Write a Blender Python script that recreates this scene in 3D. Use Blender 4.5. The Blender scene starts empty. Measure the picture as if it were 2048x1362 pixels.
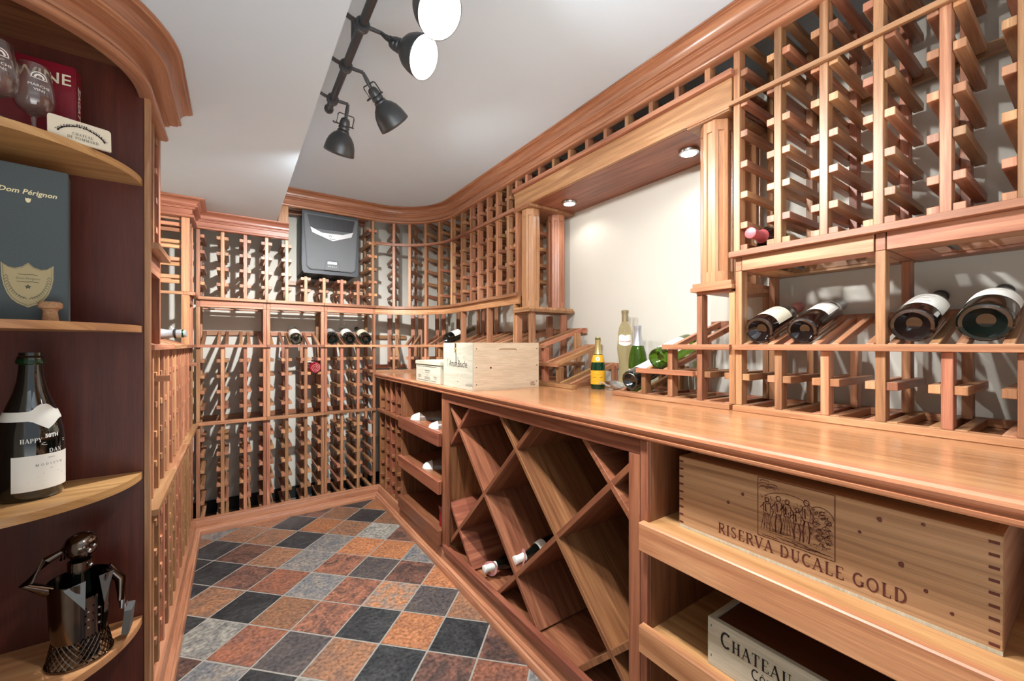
import bpy, bmesh, math, random
from mathutils import Vector, Matrix
random.seed(7)
PI = math.pi
# ------------------------------------------------------------------ camera
S = bpy.context.scene
COL = S.collection
EYE = 1.12
cam_d = bpy.data.cameras.new('camera'); cam = bpy.data.objects.new('camera', cam_d); COL.objects.link(cam)
cam_d.sensor_width = 36.0
cam_d.lens = 814.0 * 36.0 / 2048.0
cam_d.shift_y = 9.0 / 2048.0
cam_d.clip_start = 0.02
cam.location = (0, 0, EYE)
cam.rotation_euler = (PI/2, 0, -math.radians(34.24))
S.camera = cam
# ------------------------------------------------------------------ world, exposure, main lights
S.view_settings.view_transform = 'Standard'
S.view_settings.look = 'None'
S.view_settings.gamma = 1.0
S.view_settings.use_curve_mapping = False
S.view_settings.exposure = 0.30
W = bpy.data.worlds.new('world'); S.world = W; W.use_nodes = True
# added fill through the open end behind the camera: bright from below, dim above
_n = W.node_tree; _tc = _n.nodes.new('ShaderNodeTexCoord'); _sp = _n.nodes.new('ShaderNodeSeparateXYZ'); _rp = _n.nodes.new('ShaderNodeValToRGB'); _mr = _n.nodes.new('ShaderNodeMapRange')
_mr.inputs[1].default_value = -1; _mr.inputs[2].default_value = 1
_rp.color_ramp.elements[0].position = .30; _rp.color_ramp.elements[0].color = (0.97, 0.97, 0.95, 1)
_rp.color_ramp.elements[1].position = .46; _rp.color_ramp.elements[1].color = (0.10, 0.11, 0.12, 1)
_n.links.new(_tc.outputs['Generated'], _sp.inputs[0]); _n.links.new(_sp.outputs['Z'], _mr.inputs[0]); _n.links.new(_mr.outputs[0], _rp.inputs[0])
_n.links.new(_rp.outputs[0], _n.nodes['Background'].inputs[0])
W.node_tree.nodes['Background'].inputs[1].default_value = 4.4

def spot(name, loc, target, energy, size=0.03, angle=110, blend=0.6, col=(1, 0.93, 0.85), parent=None):
    l = bpy.data.lights.new(name, 'SPOT'); l.energy = energy; l.shadow_soft_size = size
    l.spot_size = math.radians(angle); l.spot_blend = blend; l.color = col
    o = bpy.data.objects.new(name, l); COL.objects.link(o)
    o.location = loc
    o.rotation_euler = (Vector(target) - Vector(loc)).to_track_quat('-Z', 'Y').to_euler()
    return o
def area(name, loc, rot, sx, sy, energy, col=(1, 0.95, 0.88)):
    l = bpy.data.lights.new(name, 'AREA'); l.shape = 'RECTANGLE'; l.size = sx; l.size_y = sy; l.energy = energy; l.color = col
    o = bpy.data.objects.new(name, l); COL.objects.link(o); o.location = loc; o.rotation_euler = rot
    return o
# track-lamp positions: (pivot on the bar Y, shade centre, aim point, watts, soft size)
LAMPS = []

# ------------------------------------------------------------------ materials
def srgb(r, g, b):
    f = lambda c: (c/255/12.92) if c/255 <= 0.04045 else ((c/255+0.055)/1.055)**2.4
    return (f(r), f(g), f(b), 1)
def newmat(name):
    m = bpy.data.materials.new(name); m.use_nodes = True
    nt = m.node_tree; b = nt.nodes['Principled BSDF']
    return m, nt, b
def plain(name, col, rough=0.5, metal=0.0, spec=0.5, trans=0.0, ior=1.45, emit=None, es=0.0, coat=0.0, noise=0.0, nscale=40):
    m, nt, b = newmat(name)
    b.inputs['Base Color'].default_value = col
    b.inputs['Roughness'].default_value = rough
    b.inputs['Metallic'].default_value = metal
    b.inputs['Specular IOR Level'].default_value = spec
    b.inputs['Transmission Weight'].default_value = trans
    b.inputs['IOR'].default_value = ior
    b.inputs['Coat Weight'].default_value = coat
    if emit: b.inputs['Emission Color'].default_value = emit; b.inputs['Emission Strength'].default_value = es
    # every surface keeps a slight procedural unevenness
    tc = nt.nodes.new('ShaderNodeTexCoord'); n = nt.nodes.new('ShaderNodeTexNoise'); n.inputs['Scale'].default_value = nscale
    n.inputs['Detail'].default_value = 4
    nt.links.new(tc.outputs['Object'], n.inputs['Vector'])
    if noise > 0:
        mx = nt.nodes.new('ShaderNodeMix'); mx.data_type = 'RGBA'; mx.blend_type = 'MULTIPLY'
        mx.inputs[0].default_value = noise; mx.inputs[6].default_value = col
        cr = nt.nodes.new('ShaderNodeValToRGB'); cr.color_ramp.elements[0].position = .3; cr.color_ramp.elements[1].position = .7
        cr.color_ramp.elements[0].color = (.45, .45, .45, 1)
        nt.links.new(n.outputs['Fac'], cr.inputs[0]); nt.links.new(cr.outputs[0], mx.inputs[7]); nt.links.new(mx.outputs[2], b.inputs['Base Color'])
    mr = nt.nodes.new('ShaderNodeMapRange'); mr.inputs[3].default_value = max(0, rough-.04); mr.inputs[4].default_value = min(1, rough+.04)
    nt.links.new(n.outputs['Fac'], mr.inputs[0]); nt.links.new(mr.outputs[0], b.inputs['Roughness'])
    return m
def wood(name, dark, mid, light, rough=0.38, vs=38.0, contrast=1.0, tint=0.35, coat=0.0, us=2.2):
    m, nt, b = newmat(name); N = nt.nodes.new; L = nt.links.new
    uv = N('ShaderNodeUVMap'); sep = N('ShaderNodeSeparateXYZ'); L(uv.outputs[0], sep.inputs[0])
    oi = N('ShaderNodeObjectInfo'); at = N('ShaderNodeAttribute'); at.attribute_name = 'rnd'
    add = N('ShaderNodeMath'); add.operation = 'ADD'; L(oi.outputs['Random'], add.inputs[0]); L(at.outputs['Fac'], add.inputs[1])
    fr = N('ShaderNodeMath'); fr.operation = 'FRACT'; L(add.outputs[0], fr.inputs[0])
    off = N('ShaderNodeMath'); off.operation = 'MULTIPLY'; off.inputs[1].default_value = 53.0; L(fr.outputs[0], off.inputs[0])
    def vec(su, sv):
        a = N('ShaderNodeMath'); a.operation = 'MULTIPLY'; a.inputs[1].default_value = su; L(sep.outputs[0], a.inputs[0])
        c = N('ShaderNodeMath'); c.operation = 'MULTIPLY'; c.inputs[1].default_value = sv; L(sep.outputs[1], c.inputs[0])
        k = N('ShaderNodeCombineXYZ'); L(a.outputs[0], k.inputs[0]); L(c.outputs[0], k.inputs[1]); L(off.outputs[0], k.inputs[2]); return k
    n1 = N('ShaderNodeTexNoise'); n1.inputs['Scale'].default_value = 1; n1.inputs['Detail'].default_value = 3; n1.inputs['Distortion'].default_value = 1.1
    L(vec(us, vs).outputs[0], n1.inputs['Vector'])
    n2 = N('ShaderNodeTexNoise'); n2.inputs['Scale'].default_value = 1; n2.inputs['Detail'].default_value = 6; n2.inputs['Roughness'].default_value = .7
    L(vec(us*7, vs*14).outputs[0], n2.inputs['Vector'])
    cr = N('ShaderNodeValToRGB'); e = cr.color_ramp.elements
    e[0].position = .5-.28/contrast; e[0].color = dark; e[1].position = .5+.28/contrast; e[1].color = light
    x = e.new(.5); x.color = mid
    L(n1.outputs['Fac'], cr.inputs[0])
    st = N('ShaderNodeMapRange'); st.inputs[1].default_value = .3; st.inputs[2].default_value = .7; st.inputs[3].default_value = .74; st.inputs[4].default_value = 1.12
    L(n2.outputs['Fac'], st.inputs[0])
    ti = N('ShaderNodeMapRange'); ti.inputs[3].default_value = 1-tint; ti.inputs[4].default_value = 1+tint*.55; L(fr.outputs[0], ti.inputs[0])
    mu = N('ShaderNodeMath'); mu.operation = 'MULTIPLY'; L(st.outputs[0], mu.inputs[0]); L(ti.outputs[0], mu.inputs[1])
    cv = N('ShaderNodeVectorMath'); cv.operation = 'SCALE'; L(cr.outputs[0], cv.inputs[0]); L(mu.outputs[0], cv.inputs['Scale'])
    hs = N('ShaderNodeHueSaturation'); L(cv.outputs[0], hs.inputs['Color'])
    hr = N('ShaderNodeMapRange'); hr.inputs[3].default_value = .492; hr.inputs[4].default_value = .518
    f2 = N('ShaderNodeMath'); f2.operation = 'FRACT'; L(off.outputs[0], f2.inputs[0]); L(f2.outputs[0], hr.inputs[0]); L(hr.outputs[0], hs.inputs['Hue'])
    L(hs.outputs[0], b.inputs['Base Color'])
    rr = N('ShaderNodeMapRange'); rr.inputs[3].default_value = rough+.1; rr.inputs[4].default_value = rough-.05; L(n2.outputs['Fac'], rr.inputs[0]); L(rr.outputs[0], b.inputs['Roughness'])
    bp = N('ShaderNodeBump'); bp.inputs['Strength'].default_value = .12; bp.inputs['Distance'].default_value = .001
    L(n2.outputs['Fac'], bp.inputs['Height']); L(bp.outputs[0], b.inputs['Normal'])
    b.inputs['Coat Weight'].default_value = coat; b.inputs['Coat Roughness'].default_value = .15
    return m
M = {}
M['rack'] = wood('rack_wood', srgb(130, 80, 57), srgb(174, 116, 84), srgb(204, 152, 115), tint=.34)
M['crown'] = wood('crown_wood', srgb(138, 86, 62), srgb(172, 114, 84), srgb(196, 140, 106), tint=.14, rough=.3, coat=.3)
M['counter'] = wood('counter_wood', srgb(168, 108, 74), srgb(190, 128, 90), srgb(206, 148, 106), tint=.05, rough=.22, coat=.5, vs=30)
M['panel'] = wood('panel_wood', srgb(80, 34, 24), srgb(94, 42, 29), srgb(110, 52, 36), tint=.12, rough=.4, vs=26)  # reddish wood made darker: shade inside the cabinets is put into the colour
M['cab'] = wood('cabinet_wood', srgb(104, 58, 42), srgb(142, 86, 60), srgb(172, 114, 82), tint=.2, rough=.36)
M['tray'] = wood('tray_wood', srgb(152, 98, 64), srgb(188, 132, 90), srgb(210, 158, 112), tint=.16, rough=.34, us=1.2, vs=22)
M['pine'] = wood('pine_wood', srgb(196, 150, 112), srgb(222, 190, 150), srgb(232, 206, 170), tint=.04, rough=.6, vs=60, us=1.6)
M['pine_white'] = wood('pale_box_wood', srgb(176, 168, 146), srgb(196, 190, 168), srgb(206, 200, 180), tint=.04, rough=.6, vs=26)
M['pine_pink'] = wood('pale_crate_wood', srgb(190, 164, 138), srgb(208, 184, 158), srgb(218, 196, 172), tint=.04, rough=.6, vs=20)
M['oldpine'] = wood('aged_pine_wood', srgb(134, 88, 62), srgb(180, 134, 100), srgb(200, 156, 120), tint=.04, rough=.5, vs=46, us=.9)
M['wall'] = plain('wall_paint', srgb(206, 202, 190), .75, spec=.2, noise=.04, nscale=6)
M['ceil'] = plain('ceiling_paint', srgb(214, 230, 241), .9, spec=.1, noise=.03, nscale=4)
M['black'] = plain('black_metal', srgb(46, 46, 48), .42, metal=.6, noise=.2)
M['shade'] = plain('dark_bronze_shade', srgb(92, 95, 98), .38, metal=.65, noise=.25, nscale=14)
M['white_in'] = plain('white_reflector', srgb(240, 238, 232), .5)
M['bulb'] = plain('lit_bulb', (1, 1, 1, 1), .5, emit=(1, .93, .82, 1), es=14)
M['puck'] = plain('lit_puck_lens', (1, 1, 1, 1), .5, emit=(1, .97, .92, 1), es=14)
M['chrome'] = plain('brushed_nickel', srgb(190, 190, 190), .25, metal=1.0)
M['darkbase'] = plain('black_baseboard_paint', srgb(30, 30, 30), .5)
M['cool_body'] = plain('charcoal_plastic', srgb(58, 62, 66), .5, noise=.15)
M['cool_side'] = plain('grey_green_plastic', srgb(62, 74, 76), .55)
M['cool_front'] = plain('graphite_plastic', srgb(96, 98, 99), .6, metal=.0, spec=.3, noise=.12, nscale=8)
M['cool_dark'] = plain('dark_grille', srgb(40, 41, 44), .45)
M['silver'] = plain('silver_trim', srgb(225, 226, 226), .25, metal=.5)
M['lcd'] = plain('lit_display', srgb(235, 240, 235), .3, emit=(.9, .95, 1, 1), es=.6)
M['ink'] = plain('black_ink', srgb(28, 24, 26), .7)
M['brownink'] = plain('brown_brand_ink', srgb(92, 44, 34), .7)
M['white'] = plain('white_print', srgb(236, 234, 228), .6)
M['glass_dark'] = plain('black_green_bottle_glass', srgb(10, 16, 12), .06, coat=1, spec=.7)
M['glass_brown'] = plain('dark_brown_bottle_glass', srgb(24, 14, 12), .07, coat=1, spec=.7)
M['glass_green'] = plain('green_bottle_glass', srgb(96, 140, 40), .03, trans=.92, ior=1.2, coat=.6)
M['glass_dgreen'] = plain('deep_green_bottle_glass', srgb(10, 66, 34), .04, trans=.5, ior=1.2, coat=1)
M['glass_clear'] = plain('clear_glass', srgb(236, 244, 240), .02, trans=1.0, ior=1.12)
M['goblet'] = plain('goblet_glass', srgb(236, 230, 226), .0, trans=.97, ior=1.32, coat=1)
M['wine_white'] = plain('pale_wine_glass', srgb(244, 236, 192), .0, trans=.95, ior=1.15, coat=.8)
M['glass_rose'] = plain('pink_red_bottle_glass', srgb(190, 40, 60), .05, trans=.6, ior=1.2, coat=1)
M['paper'] = plain('white_label_paper', srgb(232, 230, 220), .65)
M['cream'] = plain('cream_label_paper', srgb(226, 216, 190), .65)
M['yellow'] = plain('yellow_label_paper', srgb(222, 166, 40), .5)
M['goldfoil'] = plain('gold_foil', srgb(196, 176, 120), .3, metal=.7)
M['tanfoil'] = plain('tan_capsule', srgb(150, 136, 104), .4, metal=.4)
M['silverfoil'] = plain('silver_capsule', srgb(190, 192, 196), .32, metal=.6)
M['redfoil'] = plain('red_capsule', srgb(196, 96, 100), .4, metal=.2)
M['pinkfoil'] = plain('pink_capsule', srgb(206, 130, 122), .4)
M['darkfoil'] = plain('dark_capsule', srgb(40, 38, 40), .35, metal=.3)
M['whitecap'] = plain('white_capsule', srgb(226, 232, 224), .45)
M['aqua'] = plain('teal_capsule_top', srgb(92, 140, 128), .4)
M['tag'] = plain('pink_neck_tag', srgb(176, 120, 118), .7)
M['redbook'] = plain('dark_red_cover', srgb(120, 14, 34), .35, coat=.3)
M['redbox'] = plain('red_box_card', srgb(150, 24, 44), .5)
M['boxgrey'] = plain('slate_green_cloth', srgb(84, 94, 97), .8, noise=.25, nscale=300)
M['khaki'] = plain('khaki_shield_label', srgb(178, 164, 124), .6)
M['khaki_ink'] = plain('grey_green_ink', srgb(96, 100, 84), .7)
M['goldprint'] = plain('gold_print', srgb(240, 226, 180), .35, metal=.3)
M['cork'] = plain('cork', srgb(190, 146, 108), .9, noise=.7, nscale=220)
M['tile_card'] = plain('ivory_plaque', srgb(224, 214, 192), .6)
M['gunmetal'] = plain('polished_gunmetal', srgb(120, 108, 98), .16, metal=1.0, noise=.3, nscale=20)
M['greyplate'] = plain('grey_steel_plate', srgb(120, 122, 120), .4, metal=.7)
M['stone'] = plain('mottled_brown_stone', srgb(120, 100, 86), .25, coat=.5, noise=.9, nscale=18)
M['stonewhite'] = plain('white_stone_tip', srgb(214, 216, 210), .3, coat=.3)
M['crystal'] = plain('cut_crystal', srgb(236, 242, 244), .0, trans=.85, ior=1.4, coat=1)
M['brass'] = plain('brass', srgb(190, 150, 70), .3, metal=1)

def tile_material():
    m, nt, b = newmat('slate_tile'); N = nt.nodes.new; L = nt.links.new
    a = N('ShaderNodeAttribute'); a.attribute_name = 'tilecol'
    a2 = N('ShaderNodeAttribute'); a2.attribute_name = 'tilecol2'
    tc = N('ShaderNodeTexCoord')
    n1 = N('ShaderNodeTexNoise'); n1.inputs['Scale'].default_value = 9; n1.inputs['Detail'].default_value = 8; n1.inputs['Roughness'].default_value = .68; n1.inputs['Distortion'].default_value = 1.4
    n2 = N('ShaderNodeTexNoise'); n2.inputs['Scale'].default_value = 75; n2.inputs['Detail'].default_value = 6
    L(tc.outputs['Object'], n1.inputs['Vector']); L(tc.outputs['Object'], n2.inputs['Vector'])
    c1 = N('ShaderNodeMapRange'); c1.inputs[1].default_value = .42; c1.inputs[2].default_value = .62; L(n1.outputs['Fac'], c1.inputs[0])
    mx = N('ShaderNodeMix'); mx.data_type = 'RGBA'; L(c1.outputs[0], mx.inputs[0]); L(a.outputs['Color'], mx.inputs[6]); L(a2.outputs['Color'], mx.inputs[7])
    st = N('ShaderNodeMapRange'); st.inputs[1].default_value = .3; st.inputs[2].default_value = .7; st.inputs[3].default_value = .5; st.inputs[4].default_value = 1.4; L(n2.outputs['Fac'], st.inputs[0])
    sc = N('ShaderNodeVectorMath'); sc.operation = 'SCALE'; L(mx.outputs[2], sc.inputs[0]); L(st.outputs[0], sc.inputs['Scale'])
    L(sc.outputs[0], b.inputs['Base Color'])
    rr = N('ShaderNodeMapRange'); rr.inputs[3].default_value = .25; rr.inputs[4].default_value = .6; L(n2.outputs['Fac'], rr.inputs[0]); L(rr.outputs[0], b.inputs['Roughness'])
    ad = N('ShaderNodeMath'); ad.operation = 'ADD'; L(n1.outputs['Fac'], ad.inputs[0]); L(n2.outputs['Fac'], ad.inputs[1])
    bp = N('ShaderNodeBump'); bp.inputs['Strength'].default_value = .35; bp.inputs['Distance'].default_value = .004; L(ad.outputs[0], bp.inputs['Height']); L(bp.outputs[0], b.inputs['Normal'])
    return m
M['tile'] = tile_material()
M['grout'] = plain('grey_grout', srgb(150, 144, 134), .9, noise=.3, nscale=80)

# ------------------------------------------------------------------ helpers
def tag(o, label=None, cat=None, group=None, kind=None):
    if label: o['label'] = label
    if cat: o['category'] = cat
    if group: o['group'] = group
    if kind: o['kind'] = kind
    return o
def thing(name, label, cat, loc=(0, 0, 0), group=None, rot=(0, 0, 0)):
    o = bpy.data.objects.new(name, None); COL.objects.link(o); o.location = loc; o.rotation_euler = rot
    o.empty_display_size = .05
    return tag(o, label, cat, group)
def rootloc(p):
    v = Vector(p.location); q = p
    while q.parent: q = q.parent; v = v + Vector(q.location)
    return v
def link(name, me, parent, loc, rot=(0, 0, 0)):
    o = bpy.data.objects.new(name, me); COL.objects.link(o)
    if parent is not None:
        o.parent = parent; o.location = Vector(loc) - rootloc(parent)
    else: o.location = loc
    o.rotation_euler = rot
    return o
def grain_uv(bm, g=None):
    uvl = bm.loops.layers.uv.verify()
    for f in bm.faces:
        n = f.normal; gg = g
        if gg is None: gg = 0
        rest = [i for i in (0, 1, 2) if i != gg]; o = min(rest, key=lambda i: abs(n[i])); k = 3-gg-o
        for l in f.loops:
            c = l.vert.co
            if abs(n[gg]) > .8: l[uvl].uv = (c[k]*.3+.11, c[o]*1.0+.31)
            else: l[uvl].uv = (c[gg], c[o] + .017*k + c[k]*.6)
_cache = {}
def box_mesh(dx, dy, dz, mat, ch=.0012, g=None):
    key = (round(dx, 4), round(dy, 4), round(dz, 4), mat, ch, g)
    if key in _cache: return _cache[key]
    bm = bmesh.new(); bmesh.ops.create_cube(bm, size=1)
    for v in bm.verts: v.co = Vector((v.co.x*dx, v.co.y*dy, v.co.z*dz))
    c = min(ch, min(dx, dy, dz)*.3)
    if c > 0: bmesh.ops.bevel(bm, geom=list(bm.edges), offset=c, segments=1, affect='EDGES')
    bm.normal_update()
    d = (dx, dy, dz); grain_uv(bm, d.index(max(d)) if g is None else g)
    me = bpy.data.meshes.new('board'); bm.to_mesh(me); bm.free(); me.materials.append(M[mat]); _cache[key] = me
    return me
# frames: (ox, oy, rot); local y (t) runs into the wall, z up
def fw(fr, s, t, z):
    ox, oy, r = fr; c, n = math.cos(r), math.sin(r)
    return Vector((ox + s*c - t*n, oy + s*n + t*c, z))
def bd(parent, name, fr, s, t, z, ds, dt, dz, mat='rack', rx=0, rz=0, ch=.0012, ry=0, g=None):
    """box centred at local (s,t,z) of frame fr"""
    return link(name, box_mesh(ds, dt, dz, mat, ch, g), parent, fw(fr, s, t, z), (rx, ry, fr[2]+rz))
WF = (0, 0, 0)
def wb(parent, name, lo, hi, mat='rack', ch=.0012, g=None):
    """axis-aligned world box from lo to hi"""
    c = [(a+b)/2 for a, b in zip(lo, hi)]; d = [abs(b-a) for a, b in zip(lo, hi)]
    return bd(parent, name, WF, c[0], c[1], c[2], d[0], d[1], d[2], mat, ch=ch, g=g)
RW = lambda y: (1.30, y, -PI/2)
BW = lambda x: (x, 3.07, 0.0)
LW = lambda y: (-.205, y, PI/2)
CR = lambda y: (.885, y, -PI/2)
AC = (.865, 2.635); AR_R = .435
def AR(a): return (AC[0]+AR_R*math.sin(a), AC[1]+AR_R*math.cos(a), -a)
def arc_for_px(px):
    th = math.radians(34.24)+math.atan((px-1024)/814.0); lo, hi = 0.0, PI/2
    for _ in range(40):
        mid = (lo+hi)/2; f = AR(mid)
        if math.atan2(f[0], f[1]) < th: lo = mid
        else: hi = mid
    return (lo+hi)/2

def mesh_obj(name, bm, mat, parent=None, loc=(0, 0, 0), rot=(0, 0, 0), smooth=False, g=None, uv=True):
    bm.normal_update()
    if uv: grain_uv(bm, g)
    me = bpy.data.meshes.new(name); bm.to_mesh(me); bm.free()
    if smooth:
        for p in me.polygons: p.use_smooth = True
    me.materials.append(M[mat])
    return link(name, me, parent, loc, rot)
def smooth_by_angle(me, deg=40):
    bm = bmesh.new(); bm.from_mesh(me)
    for f in bm.faces: f.smooth = True
    for e in bm.edges:
        if len(e.link_faces) == 2 and e.calc_face_angle(0) > math.radians(deg): e.smooth = False
    bm.to_mesh(me); bm.free()
def sweep(name, path, prof, mat, parent=None, side=1, closed=False, smooth=True):
    """profile [(o,z)] closed loop swept along 2D path; o measured to the left of travel (side=1)"""
    n = len(path); P = [Vector(p) for p in path]; mit = []
    for i in range(n):
        segs = []
        if i > 0: segs.append((P[i]-P[i-1]).normalized())
        if i < n-1: segs.append((P[i+1]-P[i]).normalized())
        ns = [Vector((-s.y, s.x))*side for s in segs]
        if len(ns) == 2: m = (ns[0]+ns[1])/(1+ns[0].dot(ns[1]))
        else: m = ns[0]
        mit.append(m)
    org = P[0]
    bm = bmesh.new(); uvl = bm.loops.layers.uv.verify(); rings = []
    for i in range(n):
        rings.append([bm.verts.new((P[i].x-org.x+mit[i].x*o, P[i].y-org.y+mit[i].y*o, z)) for o, z in prof])
    k = len(prof); U = [0.0]
    for i in range(1, n): U.append(U[-1]+(P[i]-P[i-1]).length)
    V = [0.0]
    for j in range(1, k+1): V.append(V[-1]+math.hypot(prof[j % k][0]-prof[j-1][0], prof[j % k][1]-prof[j-1][1]))
    for i in range(n-1):
        for j in range(k):
            f = bm.faces.new((rings[i][j], rings[i+1][j], rings[i+1][(j+1) % k], rings[i][(j+1) % k]))
            for l, (u, v) in zip(f.loops, ((U[i], V[j]), (U[i+1], V[j]), (U[i+1], V[j+1]), (U[i], V[j+1]))): l[uvl].uv = (u, v)
    for r in (rings[0], rings[-1]):
        f = bm.faces.new(r)
        for l in f.loops: l[uvl].uv = (l.vert.co.z, l.vert.co.x+l.vert.co.y)
    bmesh.ops.recalc_face_normals(bm, faces=bm.faces)
    o = mesh_obj(name, bm, mat, parent, (org.x, org.y, 0), uv=False)
    if smooth: smooth_by_angle(o.data, 30)
    return o
def arcpts(c, r, a0, a1, n): return [(c[0]+r*math.sin(a0+(a1-a0)*i/n), c[1]+r*math.cos(a0+(a1-a0)*i/n)) for i in range(n+1)]
def lathe(prof, seg=32, ang=2*PI, a0=0.0):
    """prof [(r,z)] -> bmesh"""
    bm = bmesh.new(); rings = []
    full = abs(ang-2*PI) < 1e-6; cnt = seg if full else seg+1
    for r, z in prof:
        if r < 1e-6: rings.append([bm.verts.new((0, 0, z))])
        else: rings.append([bm.verts.new((r*math.cos(a0+ang*i/seg), r*math.sin(a0+ang*i/seg), z)) for i in range(cnt)])
    for a, b in zip(rings[:-1], rings[1:]):
        for i in range(seg):
            j = (i+1) % cnt
            if len(a) == 1 and len(b) == 1: continue
            if len(a) == 1: bm.faces.new((a[0], b[j], b[i]))
            elif len(b) == 1: bm.faces.new((a[i], a[j], b[0]))
            else: bm.faces.new((a[i], a[j], b[j], b[i]))
    if full: bmesh.ops.recalc_face_normals(bm, faces=bm.faces)
    return bm
def tube_mesh(pts, r, seg=10, bm=None):
    bm = bm or bmesh.new(); P = [Vector(p) for p in pts]; rings = []
    rr = r if isinstance(r, (list, tuple)) else [r]*len(P)
    up = Vector((0, 0, 1))
    for i, p in enumerate(P):
        d = (P[min(i+1, len(P)-1)]-P[max(i-1, 0)]).normalized()
        a = d.cross(up)
        if a.length < .05: a = d.cross(Vector((1, 0, 0)))
        a.normalize(); b = d.cross(a).normalized()
        rings.append([bm.verts.new(p+(a*math.cos(2*PI*k/seg)+b*math.sin(2*PI*k/seg))*rr[i]) for k in range(seg)])
    for A, B in zip(rings[:-1], rings[1:]):
        for k in range(seg): bm.faces.new((A[k], A[(k+1) % seg], B[(k+1) % seg], B[k]))
    bm.faces.new(rings[0][::-1]); bm.faces.new(rings[-1])
    return bm
def prism(poly, h0, h1, axis='z'):
    """extrude a 2D polygon between h0 and h1 along axis"""
    bm = bmesh.new()
    def mk(p, h): return {'z': (p[0], p[1], h), 'y': (p[0], h, p[1]), 'x': (h, p[0], p[1])}[axis]
    a = [bm.verts.new(mk(p, h0)) for p in poly]; b = [bm.verts.new(mk(p, h1)) for p in poly]
    n = len(poly); bm.faces.new(a); bm.faces.new(b[::-1])
    for i in range(n): bm.faces.new((a[i], a[(i+1) % n], b[(i+1) % n], b[i]))
    bmesh.ops.recalc_face_normals(bm, faces=bm.faces); return bm
def text_obj(parent, s, size, loc, rot, mat='ink', align='CENTER', shear=0.0, ext=.0003, sx=1.0, name='lettering', spacing=1.0, bold=0.0):
    cu = bpy.data.curves.new('t', 'FONT'); cu.body = s; cu.size = size; cu.align_x = align; cu.align_y = 'CENTER'; cu.shear = shear; cu.extrude = ext; cu.space_character = spacing
    cu.offset = bold; cu.resolution_u = 2
    to = bpy.data.objects.new('t', cu); COL.objects.link(to)
    dg = bpy.context.evaluated_depsgraph_get()
    me = bpy.data.meshes.new_from_object(to.evaluated_get(dg)); bpy.data.objects.remove(to); bpy.data.curves.remove(cu)
    for v in me.vertices: v.co.x *= sx
    me.materials.clear(); me.materials.append(M[mat])
    o = bpy.data.objects.new(name, me); COL.objects.link(o)
    o.parent = parent; o.location = loc; o.rotation_euler = rot
    return o

# ------------------------------------------------------------------ room shell
XR, YB, XL, ZC, ZB, Y0 = 1.61, 3.38, -.515, 2.15, 1.915, -.62
def slab(name, lo, hi, mat, label=None):
    bm = bmesh.new(); bmesh.ops.create_cube(bm, size=1)
    for v in bm.verts: v.co = Vector(((v.co.x+.5)*(hi[0]-lo[0]), (v.co.y+.5)*(hi[1]-lo[1]), (v.co.z+.5)*(hi[2]-lo[2])))
    return tag(mesh_obj(name, bm, mat, None, lo), kind='structure', label=label)
slab('wall_right', (XR, Y0, 0), (XR+.1, YB+.1, ZC+.1), 'wall')
slab('wall_back', (XL-.1, YB, 0), (XR, YB+.1, ZC+.1), 'wall')
slab('wall_left', (XL-.1, Y0, 0), (XL, YB, ZC+.1), 'wall')
slab('ceiling', (.222, Y0, ZC), (XR, YB, ZC+.1), 'ceil')
slab('ceiling', (XL, Y0, ZB), (.222, YB, ZC+.1), 'ceil')
slab('floor', (XL, Y0, -.06), (XR, YB, -.0010), 'grout')
slab('baseboard_back', (XL, YB-.012, 0), (XR, YB, .084), 'darkbase')
slab('baseboard_left', (XL, 1.55, 0), (XL+.012, YB-.012, .084), 'darkbase')
# slate tiles (one mesh, laid at 45 degrees on a 190.5 mm grid)
TILES = {(6,1):'R',(6,2):'D',(6,3):'K',(6,4):'B',(6,5):'S',(6,6):'R',(6,7):'L',(7,1):'D',(7,2):'K',(7,3):'O',(7,4):'K',(7,5):'M',(7,6):'B',(7,7):'K',(7,8):'B',(8,2):'B',(8,3):'S',(8,4):'T',(8,5):'M',(8,6):'G',(8,7):'R',(8,8):'D',(8,9):'K',(9,3):'O',(9,4):'D',(9,5):'S',(9,6):'M',(9,7):'G',(9,8):'B',(9,9):'D',(9,10):'K',(10,4):'G',(10,5):'O',(10,6):'O',(10,7):'G',(10,8):'K',(10,9):'B',(10,10):'B',(10,11):'G',(11,5):'D',(11,6):'L',(11,7):'B',(11,8):'O',(11,9):'K',(12,6):'B',(12,7):'K',(12,8):'B',(13,7):'O',(13,8):'K'}
PAL = {'K': ((44, 47, 50), (66, 68, 68)), 'O': ((186, 124, 84), (162, 108, 76)), 'R': ((166, 106, 80), (132, 92, 78)), 'D': ((84, 66, 60), (136, 94, 78)),
       'M': ((162, 108, 84), (92, 70, 64)), 'B': ((158, 112, 82), (128, 98, 80)), 'T': ((186, 128, 88), (138, 128, 118)), 'S': ((78, 74, 74), (98, 88, 82)),
       'G': ((112, 114, 116), (150, 140, 128)), 'L': ((128, 126, 120), (174, 168, 154))}
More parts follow.
